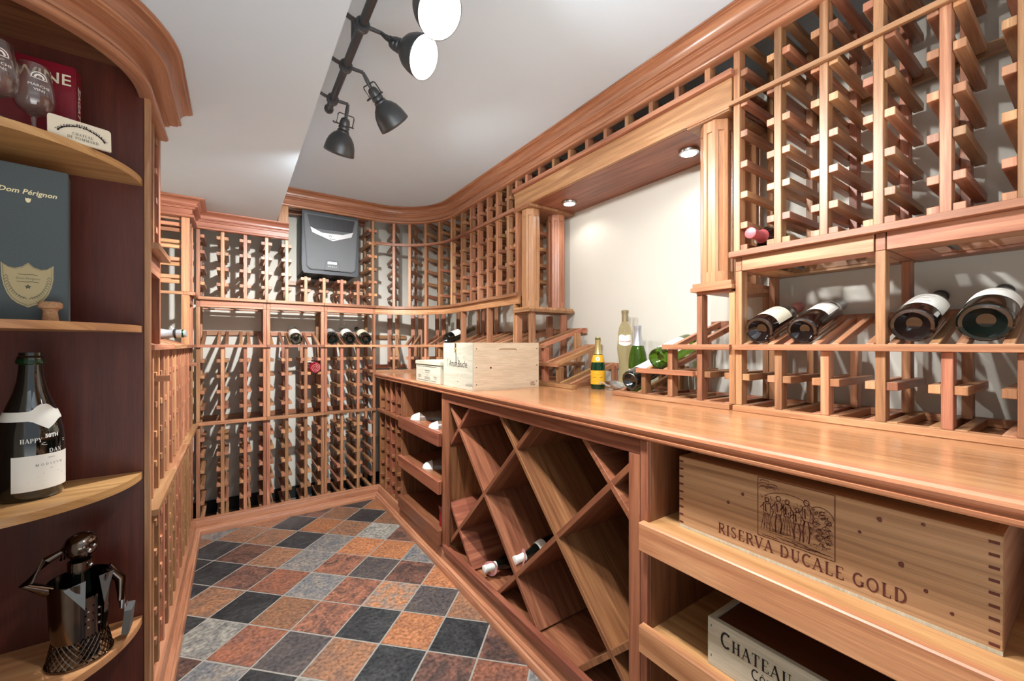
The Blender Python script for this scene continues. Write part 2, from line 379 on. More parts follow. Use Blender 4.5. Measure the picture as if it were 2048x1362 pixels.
def build_tiles():
    bm = bmesh.new(); T = .1905; g = .0036
    c1 = bm.loops.layers.float_color.new('tilecol'); c2 = bm.loops.layers.float_color.new('tilecol2')
    rng = random.Random(3)
    for i in range(-10, 26):
        for j in range(-14, 22):
            u0, v0 = i*T+.0732, j*T+.0114
            q = [((u-v)/2**.5, (u+v)/2**.5) for u, v in ((u0+g, v0+g), (u0+T-g, v0+g), (u0+T-g, v0+T-g), (u0+g, v0+T-g))]
            xs = [p[0] for p in q]; ys = [p[1] for p in q]
            if max(xs) < XL+.1 or min(xs) > .95 or max(ys) < Y0 or min(ys) > YB: continue
            k = TILES.get((i, j)) or rng.choice('KKKORDMBBTSGLO')
            a, b = PAL[k]
            zt = rng.uniform(-.0004, .0004); vs = [bm.verts.new((x, y, zt)) for x, y in q]; lo = [bm.verts.new((x, y, -.0016)) for x, y in q]
            fs = [bm.faces.new(vs)]+[bm.faces.new((lo[m], lo[(m+1) % 4], vs[(m+1) % 4], vs[m])) for m in range(4)]
            f1 = rng.uniform(.66, .9)
            for f in fs:
                for l in f.loops: l[c1] = [x*f1 for x in srgb(*a)[:3]]+[1]; l[c2] = [x*f1 for x in srgb(*b)[:3]]+[1]
    # trim to the room
    for co, no in (((XL+.001, 0, 0), (-1, 0, 0)), ((XR-.001, 0, 0), (1, 0, 0)), ((0, Y0+.001, 0), (0, -1, 0)), ((0, YB-.02, 0), (0, 1, 0))):
        bmesh.ops.bisect_plane(bm, geom=list(bm.verts)+list(bm.edges)+list(bm.faces), plane_co=co, plane_no=no, clear_outer=True)
    tag(mesh_obj('floor_tiles', bm, 'tile', None), kind='structure', label='diagonal slate floor tiles in black, rust and grey')
build_tiles()
# crown moulding
def crown_prof(zt, h=.11, w=.068):
    """ceiling fillet, deep cove, bead, quirk, flat frieze band and a bottom bead, listed from the top down"""
    k = h/.11; Z = lambda d: zt-d*k
    pts = [(-.012, zt), (w, zt), (w, Z(.006)), (w-.005, Z(.007))]
    for i in range(9):
        a = i/8*PI/2; pts.append((w-.008-.028*math.sin(a), Z(.010+.030*(1-math.cos(a)))))
    c = (w-.034, .0455)
    for i in range(7):
        a = PI/2-i/6*PI; pts.append((c[0]+.0045*math.cos(a), Z(c[1]-.0045*math.sin(a))))
    pts += [(w-.040, Z(.051)), (w-.040, Z(.0545)), (.0235, Z(.056)), (.0235, Z(.061)), (.012, Z(.0625)), (.012, Z(.0895)), (.0085, Z(.090)), (.0085, Z(.0925)), (.012, Z(.093))]
    for i in range(9):
        a = PI/2-i/8*PI; pts.append((.013+.0082*math.cos(a), Z(.1015-.0082*math.sin(a))))
    return pts+[(.012, Z(.11)), (-.012, Z(.11))]
main_path = [(1.30, Y0), (1.30, 2.635)]+arcpts(AC, AR_R, PI/2, 0, 20)[1:]+[(.235, 3.07)]
tag(sweep('trim_1', main_path, crown_prof(ZC-.001), 'crown', side=1), kind='structure', label='stained crown moulding curving round the room corner at the ceiling')
left_path = [(.292, 3.07), (-.205, 3.07), (-.205, 2.83), (-.50, 2.83)]
tag(sweep('trim_2', left_path, crown_prof(ZB-.001, .10), 'crown', side=1), kind='structure', label='lower crown moulding stepping round the back left corner')
# base mouldings
def base_prof(): return [(-.01, 0), (.042, 0), (.042, .018), (.038, .026), (.032, .029), (.030, .034), (.015, .036), (.013, .074), (.010, .080), (.011, .084), (.004, .088), (-.01, .088)]
sw = sweep('baseboard_right', [(.885, Y0), (.885, 3.05), (-.205, 3.05), (-.205, 1.40)], base_prof(), 'crown', side=1)
tag(sw, kind='structure', label='stained base moulding with quarter round along the cabinets and racks')

# ------------------------------------------------------------------ rack builder
PW, PD = .019, .036
LOWB = [.556, .460, .365, .270, .174]
LOWA = [1.032, .937, .842, .746]
UP = [1.432, 1.502, 1.597, 1.692, 1.787, 1.882, 1.977]
def rungs(root, specs, mat='rack'):
    """specs: (frame, s, t, z, length, rz)"""
    specs = sorted(specs, key=lambda q: (fw(q[0], q[1], 0, q[3])-cam.location).length)
    for fr, s, t, z, ln, rz in specs[:100]: bd(root, 'rung', fr, s, t, z-.010, .021, ln, .020, mat, rz=rz)
    rest = specs[100:]
    if rest:
        bm = bmesh.new()
        base = rootloc(root); at = bm.loops.layers.float_color.new('rnd'); uvs = bm.loops.layers.uv.verify()
        for fr, s, t, z, ln, rz in rest:
            r = random.random(); src = box_mesh(.021, ln, .020, mat); b2 = bmesh.new(); b2.from_mesh(src)
            mt = Matrix.Translation(fw(fr, s, t, z-.010)-base) @ Matrix.Rotation(fr[2]+rz, 4, 'Z')
            su = b2.loops.layers.uv.verify(); mp = {v: bm.verts.new(mt @ v.co) for v in b2.verts}
            for f in b2.faces:
                nf = bm.faces.new([mp[v] for v in f.verts])
                for l, l2 in zip(nf.loops, f.loops): l[uvs].uv = l2[su].uv; l[at] = (r, r, r, 1)
            b2.free()
        tag(mesh_obj('rung', bm, mat, root, base, uv=False), kind='stuff')
def ladders(root, frames, z0, z1, levels, ends=(True, True), depth=.27, fan=0.0, back=True, mat='rack', tall=None):
    sp = []
    n = len(frames)
    for i, fr in enumerate(frames):
        h0, h1 = z0, z1
        if tall and i in tall: h1 = tall[i]
        bd(root, 'front_post', fr, 0, PD/2, (h0+h1)/2, PW, PD, h1-h0, mat)
        if back: bd(root, 'back_post', fr, 0, depth-.029, (z0+z1)/2, PW, PD, z1-z0, mat)
        for sd in (-1, 1):
            # local +s runs the same way for neighbouring frames: skip the outer side of end posts
            if i == 0 and not ends[0] and sd == END_SIDE[0]: continue
            if i == n-1 and not ends[1] and sd == END_SIDE[1]: continue
            for z in levels:
                sp.append((fr, sd*(PW/2+.0107), .004+(depth-.004)/2, z, depth-.004, -sd*fan))
    rungs(root, sp, mat)
END_SIDE = [-1, 1]
def slats(root, frames, z, depth=.30, rise=.092, offs=(-.021, .021), mat='rack', first=None, last=None):
    a = math.atan2(rise, depth); L = math.hypot(rise, depth)
    for i, fr in enumerate(frames):
        for s in (first if (i == 0 and first) else last if (i == len(frames)-1 and last) else offs): bd(root, 'display_slat', fr, s, depth/2+.006, z+rise/2-.002, .017, L, .020, mat, rx=a)

# ---- right wall: display rack on the counter (near), with tall frame posts
YR = [.653, .541, .4285, .315, .2025, .095, -.018, -.131, -.244]
t1 = thing('display_rack', 'reddish wood display rack on the right end of the counter holding four slanted bottles', 'wine rack', (1.30, .2, .915))
ladders(t1, [RW(y) for y in YR], .933, 1.104, [.935, 1.030], ends=(False, False), tall={0: 1.350, 3: 1.350, 6: 1.350})
for y in (.653, .315, -.018): bd(t1, 'back_post', RW(y), 0, .241, 1.227, PW, PD, .246)
def yrail(root, name, y0, y1, t0, t1_, z0, z1, mat='rack'): return wb(root, name, (1.30+t0, min(y0, y1), z0), (1.30+t1_, max(y0, y1), z1), mat, g=1)
yrail(t1, 'base_rail', -.26, .664, -.016, .02, .9155, .933)
yrail(t1, 'base_rail', -.26, .664, .255, .285, .9155, .935)
yrail(t1, 'display_rail', -.26, .664, -.017, 0, 1.1045, 1.122)
yrail(t1, 'display_rail', -.26, .664, 0, .018, 1.1045, 1.117)
slats(t1, [RW(y) for y in YR[:9]], 1.116, first=(.021,))
yrail(t1, 'back_rail', -.26, .664, .292, .304, 1.185, 1.216)
# frieze and ledge above the display
yrail(t1, 'ledge', -.26, .674, -.021, .05, 1.393, 1.411)
for a, b_ in ((.327, .642), (-.006, .303), (-.26, -.030)):
    yrail(t1, 'frieze_board', a, b_, -.001, .014, 1.350, 1.393)
    yrail(t1, 'soffit_board', a, b_, .014, .075, 1.351, 1.359)
    yrail(t1, 'soffit_board', a, b_, .225, .28, 1.351, 1.359)
    yrail(t1, 'soffit_board', b_-.055, b_, .0755, .2245, 1.351, 1.359)
    yrail(t1, 'soffit_board', a, a+.035, .0755, .2245, 1.351, 1.359)
    yrail(t1, 'light_box_side', a, b_, .2255, .2375, 1.3595, 1.39)
for y in (.653, .315, -.018):
    yrail(t1, 'post_cap', y-.0095, y+.0095, .001, .28, 1.3505, 1.3925)

# ---- right wall: upper rack
YU = [.659, .5425, .431, .319, .205, .095, -.02, -.135, -.25]
t2 = thing('wine_rack', 'tall slatted wooden wine rack filling the upper right, above the ledge with four bottles below', 'wine rack', (1.30, .2, 1.411))
ladders(t2, [RW(y) for y in YU], 1.4112, 2.062, UP+[2.06], ends=(False, False))
yrail(t2, 'front_rail', -.27, .676, -.013, 0, 1.872, 1.886)
yrail(t2, 'back_rail', -.27, .669, .272, .285, 1.85, 1.885)
yrail(t2, 'back_rail', -.27, .669, .272, .285, 1.43, 1.465)
yrail(t2, 'floor_rail', -.27, .669, .19, .26, 1.394, 1.4105)

# ---- niche: valance with cubbies
t5 = thing('valance', 'wooden valance box with small open cubbies spanning the niche over the counter', 'wine rack', (1.30, 1.28, 1.875))
yrail(t5, 'fascia_board', .672, 1.88, -.004, .014, 1.876, 1.966)
yrail(t5, 'cap_rail', .664, 1.88, -.022, .05, 1.9665, 1.986)
yrail(t5, 'soffit_panel', .672, 1.88, .0145, .309, 1.876, 1.886, 'cab')
yrail(t5, 'floor_panel', .672, 1.88, .0505, .305, 1.955, 1.966, 'rack')
for y in (1.776, 1.662, 1.550, 1.433, 1.318, 1.208, 1.093, .978, .869, .755):
    bd(t5, 'cubby_post', RW(y), 0, .018, 2.0235, PW, PD, .075)
    bd(t5, 'back_post', RW(y), 0, .24, 2.0235, PW, PD, .075)
    for sd in (-1, 1): bd(t5, 'rung', RW(y), sd*.0203, .14, 1.997, .021, .25, .020)
    bd(t5, 'rung', RW(y), -.0203, .14, 2.05, .021, .25, .020)
for y0, y1 in ((.676, .822), (1.728, 1.878)):
    yrail(t5, 'capital_board', y0, y1, -.010, .308, 1.8605, 1.8755)
    yrail(t5, 'capital_trim', y0+(.0 if y0 > 1 else 0), y1, -.014, -.0105, 1.866, 1.8755)
# puck lights
for i, (y, lab) in enumerate(((.921, 'round puck light glowing in the valance soffit nearest the right columns'), (1.606, 'round puck light glowing in the soffit beside the left columns'))):
    p = thing('puck_light', lab, 'light', (1.459, y, 1.876), 'puck lights in the valance')
    bm = lathe([(0, -.013), (.030, -.013), (.036, -.011), (.038, -.004), (.038, -.0003), (0, -.0003)], 32)
    mesh_obj('housing', bm, 'chrome', p, (1.459, y, 1.876), smooth=False)
    bm = lathe([(0, -.0155), (.024, -.0150), (.029, -.0134), (0, -.0132)], 32)
    mesh_obj('lens', bm, 'puck', p, (1.459, y, 1.876), smooth=True)
    spot('puck_lamp', (1.459, y, 1.856), (1.459, y, 0), 2.2, .025, 150, .5, (1, .97, .92))

# fluted octagonal columns
def column(x, y, z0, z1, label, r=.047):
    t = thing('fluted_column', label, 'column', (x, y, z0), 'fluted columns beside the niche')
    bm = bmesh.new(); k = r/math.cos(PI/8)
    A = [bm.verts.new((k*math.cos(PI/8+i*PI/4), k*math.sin(PI/8+i*PI/4), 0)) for i in range(8)]
    B = [bm.verts.new((v.co.x, v.co.y, z1-z0)) for v in A]
    sides = [bm.faces.new((A[i], A[(i+1) % 8], B[(i+1) % 8], B[i])) for i in range(8)]
    bm.faces.new(A[::-1]); bm.faces.new(B); bm.normal_update()
    mesh_obj('shaft', bm, 'crown', t, (x, y, z0), g=2)
    # routed flutes: cut with real grooves by boolean-free inset
    ob = t.children[0]; bm = bmesh.new(); bm.from_mesh(ob.data)
    fs = [f for f in bm.faces if abs(f.normal.z) < .1]
    for f in fs:
        r1 = bmesh.ops.inset_region(bm, faces=[f], thickness=.0145, depth=0)
        c = f.calc_center_median()
        for v in f.verts: v.co.z = .035 if v.co.z < c.z else (z1-z0-.035)
        r2 = bmesh.ops.inset_region(bm, faces=[f], thickness=.0022, depth=-.0055)
    bm.normal_update(); grain_uv(bm, 2); bm.to_mesh(ob.data); bm.free()
    return t
column(1.347, .748, 1.327, 1.860, 'fluted octagonal wooden column right of the niche, nearer the room')
column(1.535, .748, 1.327, 1.860, 'fluted octagonal column against the wall, seen through the right upper rack')
column(1.352, 1.800, 1.327, 1.860, 'front fluted column of the pair left of the niche')
column(1.535, 1.800, 1.327, 1.860, 'rear fluted column of the pair left of the niche, against the wall')

# stepped waterfall display racks
def stepped(label, ys, sgn, name='stepped_rack'):
    """ys: tower outer post, tower inner post, step posts..., base end; sgn +1 when steps run to greater Y"""
    tw0, tw1, p1, p2, end = ys
    t = thing(name, label, 'wine rack', (1.30, (tw0+end)/2, .915))
    lo, hi = min(tw0, end), max(tw0, end)
    yrail(t, 'base_rail', lo, hi, -.016, .02, .9155, .933); yrail(t, 'base_rail', lo, hi, .255, .285, .9155, .935)
    # tower
    for y in (tw0, tw1):
        for t_ in (PD/2, .241): bd(t, 'tower_post', RW(y), 0, t_, (.933+1.2895)/2, PW, PD, 1.2895-.933)
    a, b_ = sorted((tw0+sgn*.012*0-sgn*.0095, tw1+sgn*.022))
    yrail(t, 'tower_top', a, b_, -.018, .305, 1.298, 1.312)
    yrail(t, 'tower_top_trim', a+.006, b_-.004, -.012, .302, 1.3122, 1.326)
    yrail(t, 'tower_rail', a+.012, b_-.012, .0, .03, 1.29, 1.2978)
    yrail(t, 'tower_rail', tw0, tw1, .29, .302, 1.19, 1.215)
    sp = []
    for y in (tw0, tw1, p1, p2):
        for z in ((.935, 1.030) if y != p2 else (.935,)):
            for sd in (-1, 1):
                if y == tw0 and sd == sgn: continue
                sp.append((RW(y), sd*.0203, .141, z, .258, 0))
    rungs(t, sp)
    # steps: z=1.12 bay between tw1 and p1, z=1.03 bay p1..p2, base bay p2..end
    for z, y0, y1, top in ((1.122, tw0, p1+sgn*.012*0, 1.104), (1.031, p1, p2, 1.013)):
        e = y1+sgn*.0215
        yrail(t, 'step_rail', y0 if z > 1.1 else y0-sgn*.1, e, -.017, 0, z-.018, z)
    for y, zt in ((p1, 1.104), (p2, 1.013)):
        bd(t, 'step_post', RW(y), 0, PD/2, (.933+zt)/2, PW, PD, zt-.933); bd(t, 'step_post', RW(y), 0, .241, (.933+zt+.08)/2, PW, PD, zt+.08-.933)
    gap = .021
    for z, ya, yb in ((1.116, tw1, p1), (1.025, p1, p2), (.931, p2, end-sgn*.012)):
        aa = math.atan2(.092, .30); L = math.hypot(.092, .30)
        for y in (ya+sgn*gap, yb-sgn*gap*.9): bd(t, 'display_slat', RW(y), 0, .156, z+.044, .017, L, .020, rx=aa)
        yrail(t, 'back_rail', ya, yb+sgn*.012, .292, .304, z+.068, z+.098)
    bd(t, 'step_post', RW(end-sgn*.015), 0, .29, .975, PW, .03, .085)
    return t
stepped('stepped wooden bottle rack on the counter right of the niche, with two bottles in it', (.6735, .783, .896, 1.012, 1.150), 1)
stepped('empty stepped wooden bottle rack on the counter left of the niche, behind the big crate', (1.869, 1.745, 1.632, 1.520, 1.398), -1)

# ---- right wall beyond the niche, and the curved corner
END_SIDE[:] = [1, -1]
YF = [1.869, 1.958, 2.076, 2.184, 2.302, 2.405, 2.537]
AP = [arc_for_px(p) for p in (787.8, 819.0, 850.8, 878.0, 902.0)]
t7 = thing('wine_rack', 'upper wine rack of upright posts between the left fluted columns and the curved corner', 'wine rack', (1.30, 2.2, 1.411))
ladders(t7, [RW(y) for y in YF], 1.4112, 2.062, UP[1:]+[2.06], ends=(False, True))
yrail(t7, 'back_rail', 1.87, 2.6, .272, .285, 1.85, 1.885)
t8 = thing('curved_wine_rack', 'curved upper corner wine rack between the cooling unit and the right wall', 'wine rack', (1.2, 2.9, 1.411))
ladders(t8, [AR(a) for a in AP], 1.4112, 2.062, UP[1:]+[2.06], fan=math.radians(9))
rim = [(1.30, 1.872), (1.30, 2.635)]+arcpts(AC, AR_R, PI/2, 0, 16)[1:]+[(.862, 3.07)]
sweep('front_rail', rim, [(0, 1.868), (.013, 1.868), (.013, 1.887), (0, 1.887)], 'rack', t8, 1, smooth=False)
lrim = [(1.30, 1.845), (1.30, 2.635)]+arcpts(AC, AR_R, PI/2, 0, 16)[1:]+[(.862, 3.07)]
sweep('ledge', lrim, [(-.05, 1.393), (.021, 1.393), (.021, 1.400), (.018, 1.411), (-.05, 1.411)], 'rack', t8, 1, smooth=False)
sweep('frieze_board', lrim, [(-.014, 1.350), (.001, 1.350), (.001, 1.3928), (-.014, 1.3928)], 'rack', t8, 1, smooth=False)
# display part of the curved corner standing on the counter
t9 = thing('curved_display_rack', 'curved corner display rack on the counter behind the wooden crates', 'wine rack', (1.2, 2.9, .915))
YF9 = [1.8895]+YF[1:]
lr9 = [(1.30, 1.880)]+lrim[1:]
ladders(t9, [RW(y) for y in YF9]+[AR(a) for a in AP[::-1]], .933, 1.104, [.935, 1.030], ends=(False, True), tall={0: 1.35, 3: 1.35, 6: 1.35, 9: 1.35}, fan=0)
sweep('base_rail', lr9, [(-.02, .9155), (.016, .9155), (.016, .933), (-.02, .933)], 'rack', t9, 1, smooth=False)
sweep('display_rail', lr9, [(-.018, 1.1045), (.017, 1.1045), (.017, 1.122), (-.018, 1.122)], 'rack', t9, 1, smooth=False)
slats(t9, [RW(y) for y in YF9], 1.116, first=(-.021,))
slats(t9, [AR(a) for a in AP], 1.116, offs=(-.026, .026))
for fr in [AR(a) for a in AP]+[RW(2.184), RW(2.537)]:
    bd(t9, 'back_board', fr, .03, .27, 1.17, .034, .010, .475); bd(t9, 'back_board', fr, -.03, .27, 1.17, .034, .010, .475)
yrail(t9, 'back_rail', 1.88, 2.6, .292, .304, 1.185, 1.216)
wb(t9, 'back_rail', (.87, 3.352, 1.17), (1.2, 3.362, 1.20)); wb(t9, 'back_rail', (.87, 3.352, .93), (1.2, 3.362, .96))

# ---- back wall
XB = [-.183, -.063, .054, .170, .284, .398, .512, .628, .740, .854]
def xrail(root, name, x0, x1, t0, t1_, z0, z1, mat='rack'): return wb(root, name, (x0, 3.07+t0, z0), (x1, 3.07+t1_, z1), mat)
bays = [(XB[0:4], 'floor-standing wine rack on the back wall, leftmost of the three bays'),
        (XB[3:7], 'middle wine rack bay on the back wall, holding one clear bottle and a red one'),
        (XB[6:10], 'floor-standing wine rack on the back wall, right bay with three slanted bottles')]
for bi, (xs, lab) in enumerate(bays):
    t = thing('wine_rack', lab, 'wine rack', (xs[1], 3.07, 0))
    o = .0102
    x = list(xs); x0, x1 = x[0]+(o if bi else 0), x[-1]-(o if bi < 2 else 0); x[0], x[-1] = x0, x1
    fr = [BW(v) for v in x]
    END_SIDE[:] = [-1, 1]
    ladders(t, fr, .0, .635, LOWB+[.079], ends=(bi == 0 and False, False))
    ladders(t, fr, .655, 1.104, LOWA, ends=(False, False), tall={0: 1.350, len(x)-1: 1.350})
    END_SIDE[:] = [1, -1]
    for v in (x0, x1): bd(t, 'back_post', BW(v), 0, .241, 1.227, PW, PD, .246)
    xrail(t, 'middle_rail', x0-.0095, x1+.0095, -.020, .02, .636, .6545)
    xrail(t, 'middle_rail', x0-.0095, x1+.0095, .27, .29, .62, .6545)
    xrail(t, 'display_rail', x0-.0095, x1+.0095, -.017, 0, 1.1045, 1.122)
    xrail(t, 'back_rail', x0-.0095, x1+.0095, .292, .304, 1.185, 1.216)
    slats(t, fr, 1.116, first=(.021,), last=(-.021,))
    xrail(t, 'frieze_board', x0+.0095, x1-.0095, -.001, .014, 1.350, 1.3925)
    xrail(t, 'soffit_board', x0+.0095, x1-.0095, .014, .07, 1.351, 1.359)
    xrail(t, 'soffit_board', x0+.0095, x1-.0095, .22, .26, 1.351, 1.359)
    xrail(t, 'ledge', x0-.0095, x1+.0095, -.021, .05, 1.393, 1.411)
    for v in (x0, x1): xrail(t, 'post_cap', v-.0095, v+.0095, .001, .26, 1.3505, 1.3925)
END_SIDE[:] = [-1, 1]
t10 = thing('wine_rack', 'upper wine rack on the back wall left of the cooling unit, under the low soffit', 'wine rack', (.05, 3.07, 1.411))
ladders(t10, [BW(v) for v in XB[:5]], 1.4112, 1.83, UP[1:5], ends=(False, True), tall={4: 2.05})
xrail(t10, 'side_panel', .235, .274, .0, .012, 1.83, 2.05)
t11 = thing('wine_rack', 'upper wine rack on the back wall surrounding the cooling unit', 'wine rack', (.6, 3.07, 1.411))
ladders(t11, [BW(v) for v in XB[5:9]], 1.4112, 1.585, [1.502, 1.58], ends=(True, True))
xrail(t11, 'back_rail', .30, .84, .272, .285, 1.555, 1.585)
ladders(t11, [BW(.845)], 1.4112, 2.05, UP[1:], ends=(True, True))
xrail(t11, 'top_rail', .30, .84, .20, .23, 2.05, 2.10); xrail(t11, 'top_rail', .30, .84, .10, .13, 2.06, 2.10)
for z in UP[2:]: bd(t11, 'side_slat', BW(.866), 0, .14, z-.01, .018, .25, .02)
END_SIDE[:] = [1, -1]

# ---- left wall
YL = [1.530, 1.640, 1.755, 1.870, 1.985, 2.100, 2.215, 2.330, 2.445, 2.560, 2.680, 2.800, 2.920, 3.040]
END_SIDE[:] = [-1, 1]
for a, b_, lab in ((0, 5, 'floor-standing wine rack on the left wall, nearest section beside the curved shelves'),
                   (4, 9, 'floor-standing wine rack on the left wall, middle section'),
                   (8, 14, 'floor-standing wine rack on the left wall, far section at the back corner')):
    ys = YL[a:b_]; y = list(ys)
    if a: y[0] += .0102
    if b_ < 14: y[-1] -= .0102
    t = thing('wine_rack', lab, 'wine rack', (-.205, y[2], 0))
    fr = [LW(v) for v in y]
    ladders(t, fr, .0, .635, LOWB+[.079], ends=(False, False)); ladders(t, fr, .655, 1.104, LOWA, ends=(False, False))
    wb(t, 'middle_rail', (-.225, y[0]-.0095, .636), (-.180, y[-1]+.0095, .6545)); wb(t, 'display_rail', (-.223, y[0]-.0095, 1.1045), (-.187, y[-1]+.0095, 1.122))
    wb(t, 'middle_rail', (-.495, y[0]-.0095, .62), (-.475, y[-1]+.0095, .6545))
    slats(t, fr, 1.112, first=(.021,), last=(-.021,)); wb(t, 'back_rail', (-.508, y[0]-.0095, 1.18), (-.498, y[-1]+.0095, 1.21))
t = thing('wine_rack', 'narrow upper wine rack on the left wall beside the curved shelf cabinet', 'wine rack', (-.205, 1.6, 1.41))
ladders(t, [LW(1.530), LW(1.646), LW(1.762)], 1.4112, 1.85, UP[1:5], ends=(False, False))
wb(t, 'ledge', (-.230, 1.522, 1.393), (-.178, 1.772, 1.411)); wb(t, 'frieze_board', (-.219, 1.545, 1.335), (-.204, 1.760, 1.3925))
wb(t, 'end_panel', (-.505, 1.776, 1.1225), (-.206, 1.790, 1.905), 'cab')
bd(t, 'front_post', LW(1.53), 0, PD/2, 1.257, PW, PD, .27)
bd(t, 'top_rail', LW(1.646), 0, .10, 1.87, .25, .2, .02)
t = thing('wine_rack', 'small upper corner wine rack seen end on at the far left', 'wine rack', (-.205, 2.95, 1.41))
ladders(t, [LW(2.84), LW(2.955)], 1.4112, 1.83, UP[1:5], ends=(False, True))
bd(t, 'front_post', LW(2.84), 0, PD/2, 1.257, PW, PD, .27); bd(t, 'front_post', LW(3.048), 0, PD/2, 1.476, PW, PD, .71)
wb(t, 'ledge', (-.230, 2.83, 1.393), (-.180, 3.048, 1.411)); wb(t, 'frieze_board', (-.219, 2.85, 1.35), (-.204, 3.038, 1.3925)); wb(t, 'cross_rail', (-.50, 2.83, 1.395), (-.2305, 2.842, 1.411))
for z in (1.735, 1.645, 1.55, 1.455, 1.80): wb(t, 'end_slat', (-.50, 2.849, z), (-.242, 2.862, z+.02))
# ---- base cabinets on the right (frames listed from far to near)
t = thing('wine_rack', 'small wine rack under the far end of the counter beside the pull-out trays', 'wine rack', (.885, 2.8, 0))
fr = [CR(v) for v in (3.035, 2.905, 2.793, 2.678, 2.566)]
ladders(t, fr, .095, .635, LOWB, ends=(False, False), mat='cab', depth=.25); ladders(t, fr, .655, .872, [.746, .84], ends=(False, False), mat='cab', depth=.25)
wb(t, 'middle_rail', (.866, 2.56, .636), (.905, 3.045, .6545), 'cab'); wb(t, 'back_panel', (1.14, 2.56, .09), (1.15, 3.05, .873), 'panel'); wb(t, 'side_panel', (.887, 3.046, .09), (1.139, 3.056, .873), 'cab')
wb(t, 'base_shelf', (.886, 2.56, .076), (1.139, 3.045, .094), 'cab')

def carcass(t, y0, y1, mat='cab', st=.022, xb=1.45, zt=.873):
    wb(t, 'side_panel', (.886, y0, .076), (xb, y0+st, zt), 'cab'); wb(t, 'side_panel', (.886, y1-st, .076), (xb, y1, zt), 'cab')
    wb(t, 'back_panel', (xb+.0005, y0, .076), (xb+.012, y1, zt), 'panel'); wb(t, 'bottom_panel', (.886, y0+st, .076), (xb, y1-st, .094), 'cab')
def tray(t, y0, y1, zlo, zhi, mat='tray', x0=.85, floor_z=None, depth=.55):
    f = wb(t, 'pull_out_tray', (x0, y0, zlo), (x0+.022, y1, zhi), mat, ch=.003)
    fz = zhi-.012 if floor_z is None else floor_z
    wb(f, 'tray_floor', (x0+.0222, y0+.004, fz-.014), (x0+depth, y1-.004, fz), mat)
    return f
def fixchild(o): return o
t = thing('tray_cabinet', 'base cabinet with three pull-out trays left of the diamond lattice', 'cabinet', (.885, 2.2, 0))
carcass(t, 1.892, 2.553)
for z0_, z1_ in ((.602, .672), (.358, .428), (.100, .178)): tray(t, 1.915, 2.530, z0_, z1_, 'cab')
wb(t, 'stile', (.875, 1.890, .09), (.8855, 1.925, .873), 'cab')

t = thing('diamond_bin', 'large diamond lattice wine bin under the middle of the counter', 'cabinet', (.885, 1.3, 0))
carcass(t, .690, 1.8895, st=.03)
wb(t, 'top_rail', (.875, .69, .833), (.8855, 1.8895, .873), 'cab'); wb(t, 'stile', (.875, .692, .09), (.8855, .7285, .8328), 'cab'); wb(t, 'stile', (.875, 1.846, .09), (.8855, 1.8895, .8328), 'cab')
wb(t, 'bottom_rail', (.862, .69, .0885), (.8858, 1.888, .116), 'cab')
def lattice(t):
    y0, y1, z0, z1 = .722, 1.858, .097, .866; k = 1.0146
    for sg in (1, -1):
        for n in range(-3, 5):
            pts = []
            f = lambda y: .72+sg*k*(y-.804-n*.478)
            for y in (y0, y1):
                if z0 <= f(y) <= z1: pts.append((y, f(y)))
            for z in (z0, z1):
                y = .804+n*.478+(z-.72)/(sg*k)
                if y0 < y < y1: pts.append((y, z))
            if len(pts) < 2: continue
            pts = sorted(pts)[:1]+sorted(pts)[-1:]
            (ya, za), (yb, zb) = pts; L = math.hypot(yb-ya, zb-za)
            if L < .05: continue
            ang = math.atan2(zb-za, yb-ya)
            me = box_mesh(.555, L, .0175, 'cab')
            link('lattice_panel', me, t, (1.166 if sg > 0 else 1.1665, (ya+yb)/2, (za+zb)/2), (ang, 0, 0))
lattice(t)

t = thing('tray_cabinet', 'base cabinet at the right end with deep pull-out trays holding wooden wine cases', 'cabinet', (.885, 0, 0))
carcass(t, -.60, .689, xb=1.45)
wb(t, 'stile', (.873, .667, .09), (.8857, .689, .873), 'cab')
tray(t, -.55, .678, .596, .669, 'tray', floor_z=.663, depth=.58); tray(t, -.55, .678, .338, .407, 'tray', floor_z=.385, depth=.58); tray(t, -.55, .678, .10, .17, 'tray', depth=.58)

# ---- counter top
t = thing('countertop', 'long polished wooden countertop with moulded edge running along the right wall', 'countertop', (.87, 1, .874))
bm = prism([(.885, Y0), (XR-.001, Y0), (XR-.001, YB-.001), (.885, YB-.001)], .8745, .915)
mesh_obj('worktop', bm, 'counter', t, (0, 0, 0), g=1)
ep = [(-.0, .8745), (.012, .8745), (.022, .877), (.028, .882), (.029, .887), (.024, .889), (.022, .891), (.024, .895), (.030, .898), (.0335, .904), (.032, .910), (.027, .9145), (.020, .915), (0, .915)]
sweep('moulded_edge', [(.8848, Y0), (.8848, 3.058)], ep, 'counter', t, 1)

# ---- curved shelf cabinet on the left
t = thing('shelf_cabinet', 'tall quarter-round shelf cabinet at the left edge with curved shelves and crown', 'shelving unit', (-.49, 1.5, 0))
cc = (-.49, 1.498)
def qshelf(name, z0, z1, R=.28, mat='rack'):
    pts = [(cc[0]+R*math.cos(a), cc[1]-R*math.sin(a)) for a in [i/24*PI/2 for i in range(25)]]
    poly = [(cc[0]-.02, cc[1])]+pts+[(cc[0]-.02, cc[1]-R)]
    bm = prism(poly, z0, z1); uv = None
    o = mesh_obj(name, bm, mat, t, (0, 0, 0), g=0); return o
for z in (1.574, 1.172, .773, .377): qshelf('curved_shelf', z-.018, z, mat='tray')
qshelf('curved_soffit', 1.866, 1.90, mat='cab'); qshelf('curved_shelf', .0, .07, .27, mat='cab')
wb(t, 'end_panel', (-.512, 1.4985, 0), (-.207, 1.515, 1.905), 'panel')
wb(t, 'side_panel', (-.512, 1.215, 0), (-.4985, 1.498, 1.905), 'panel')
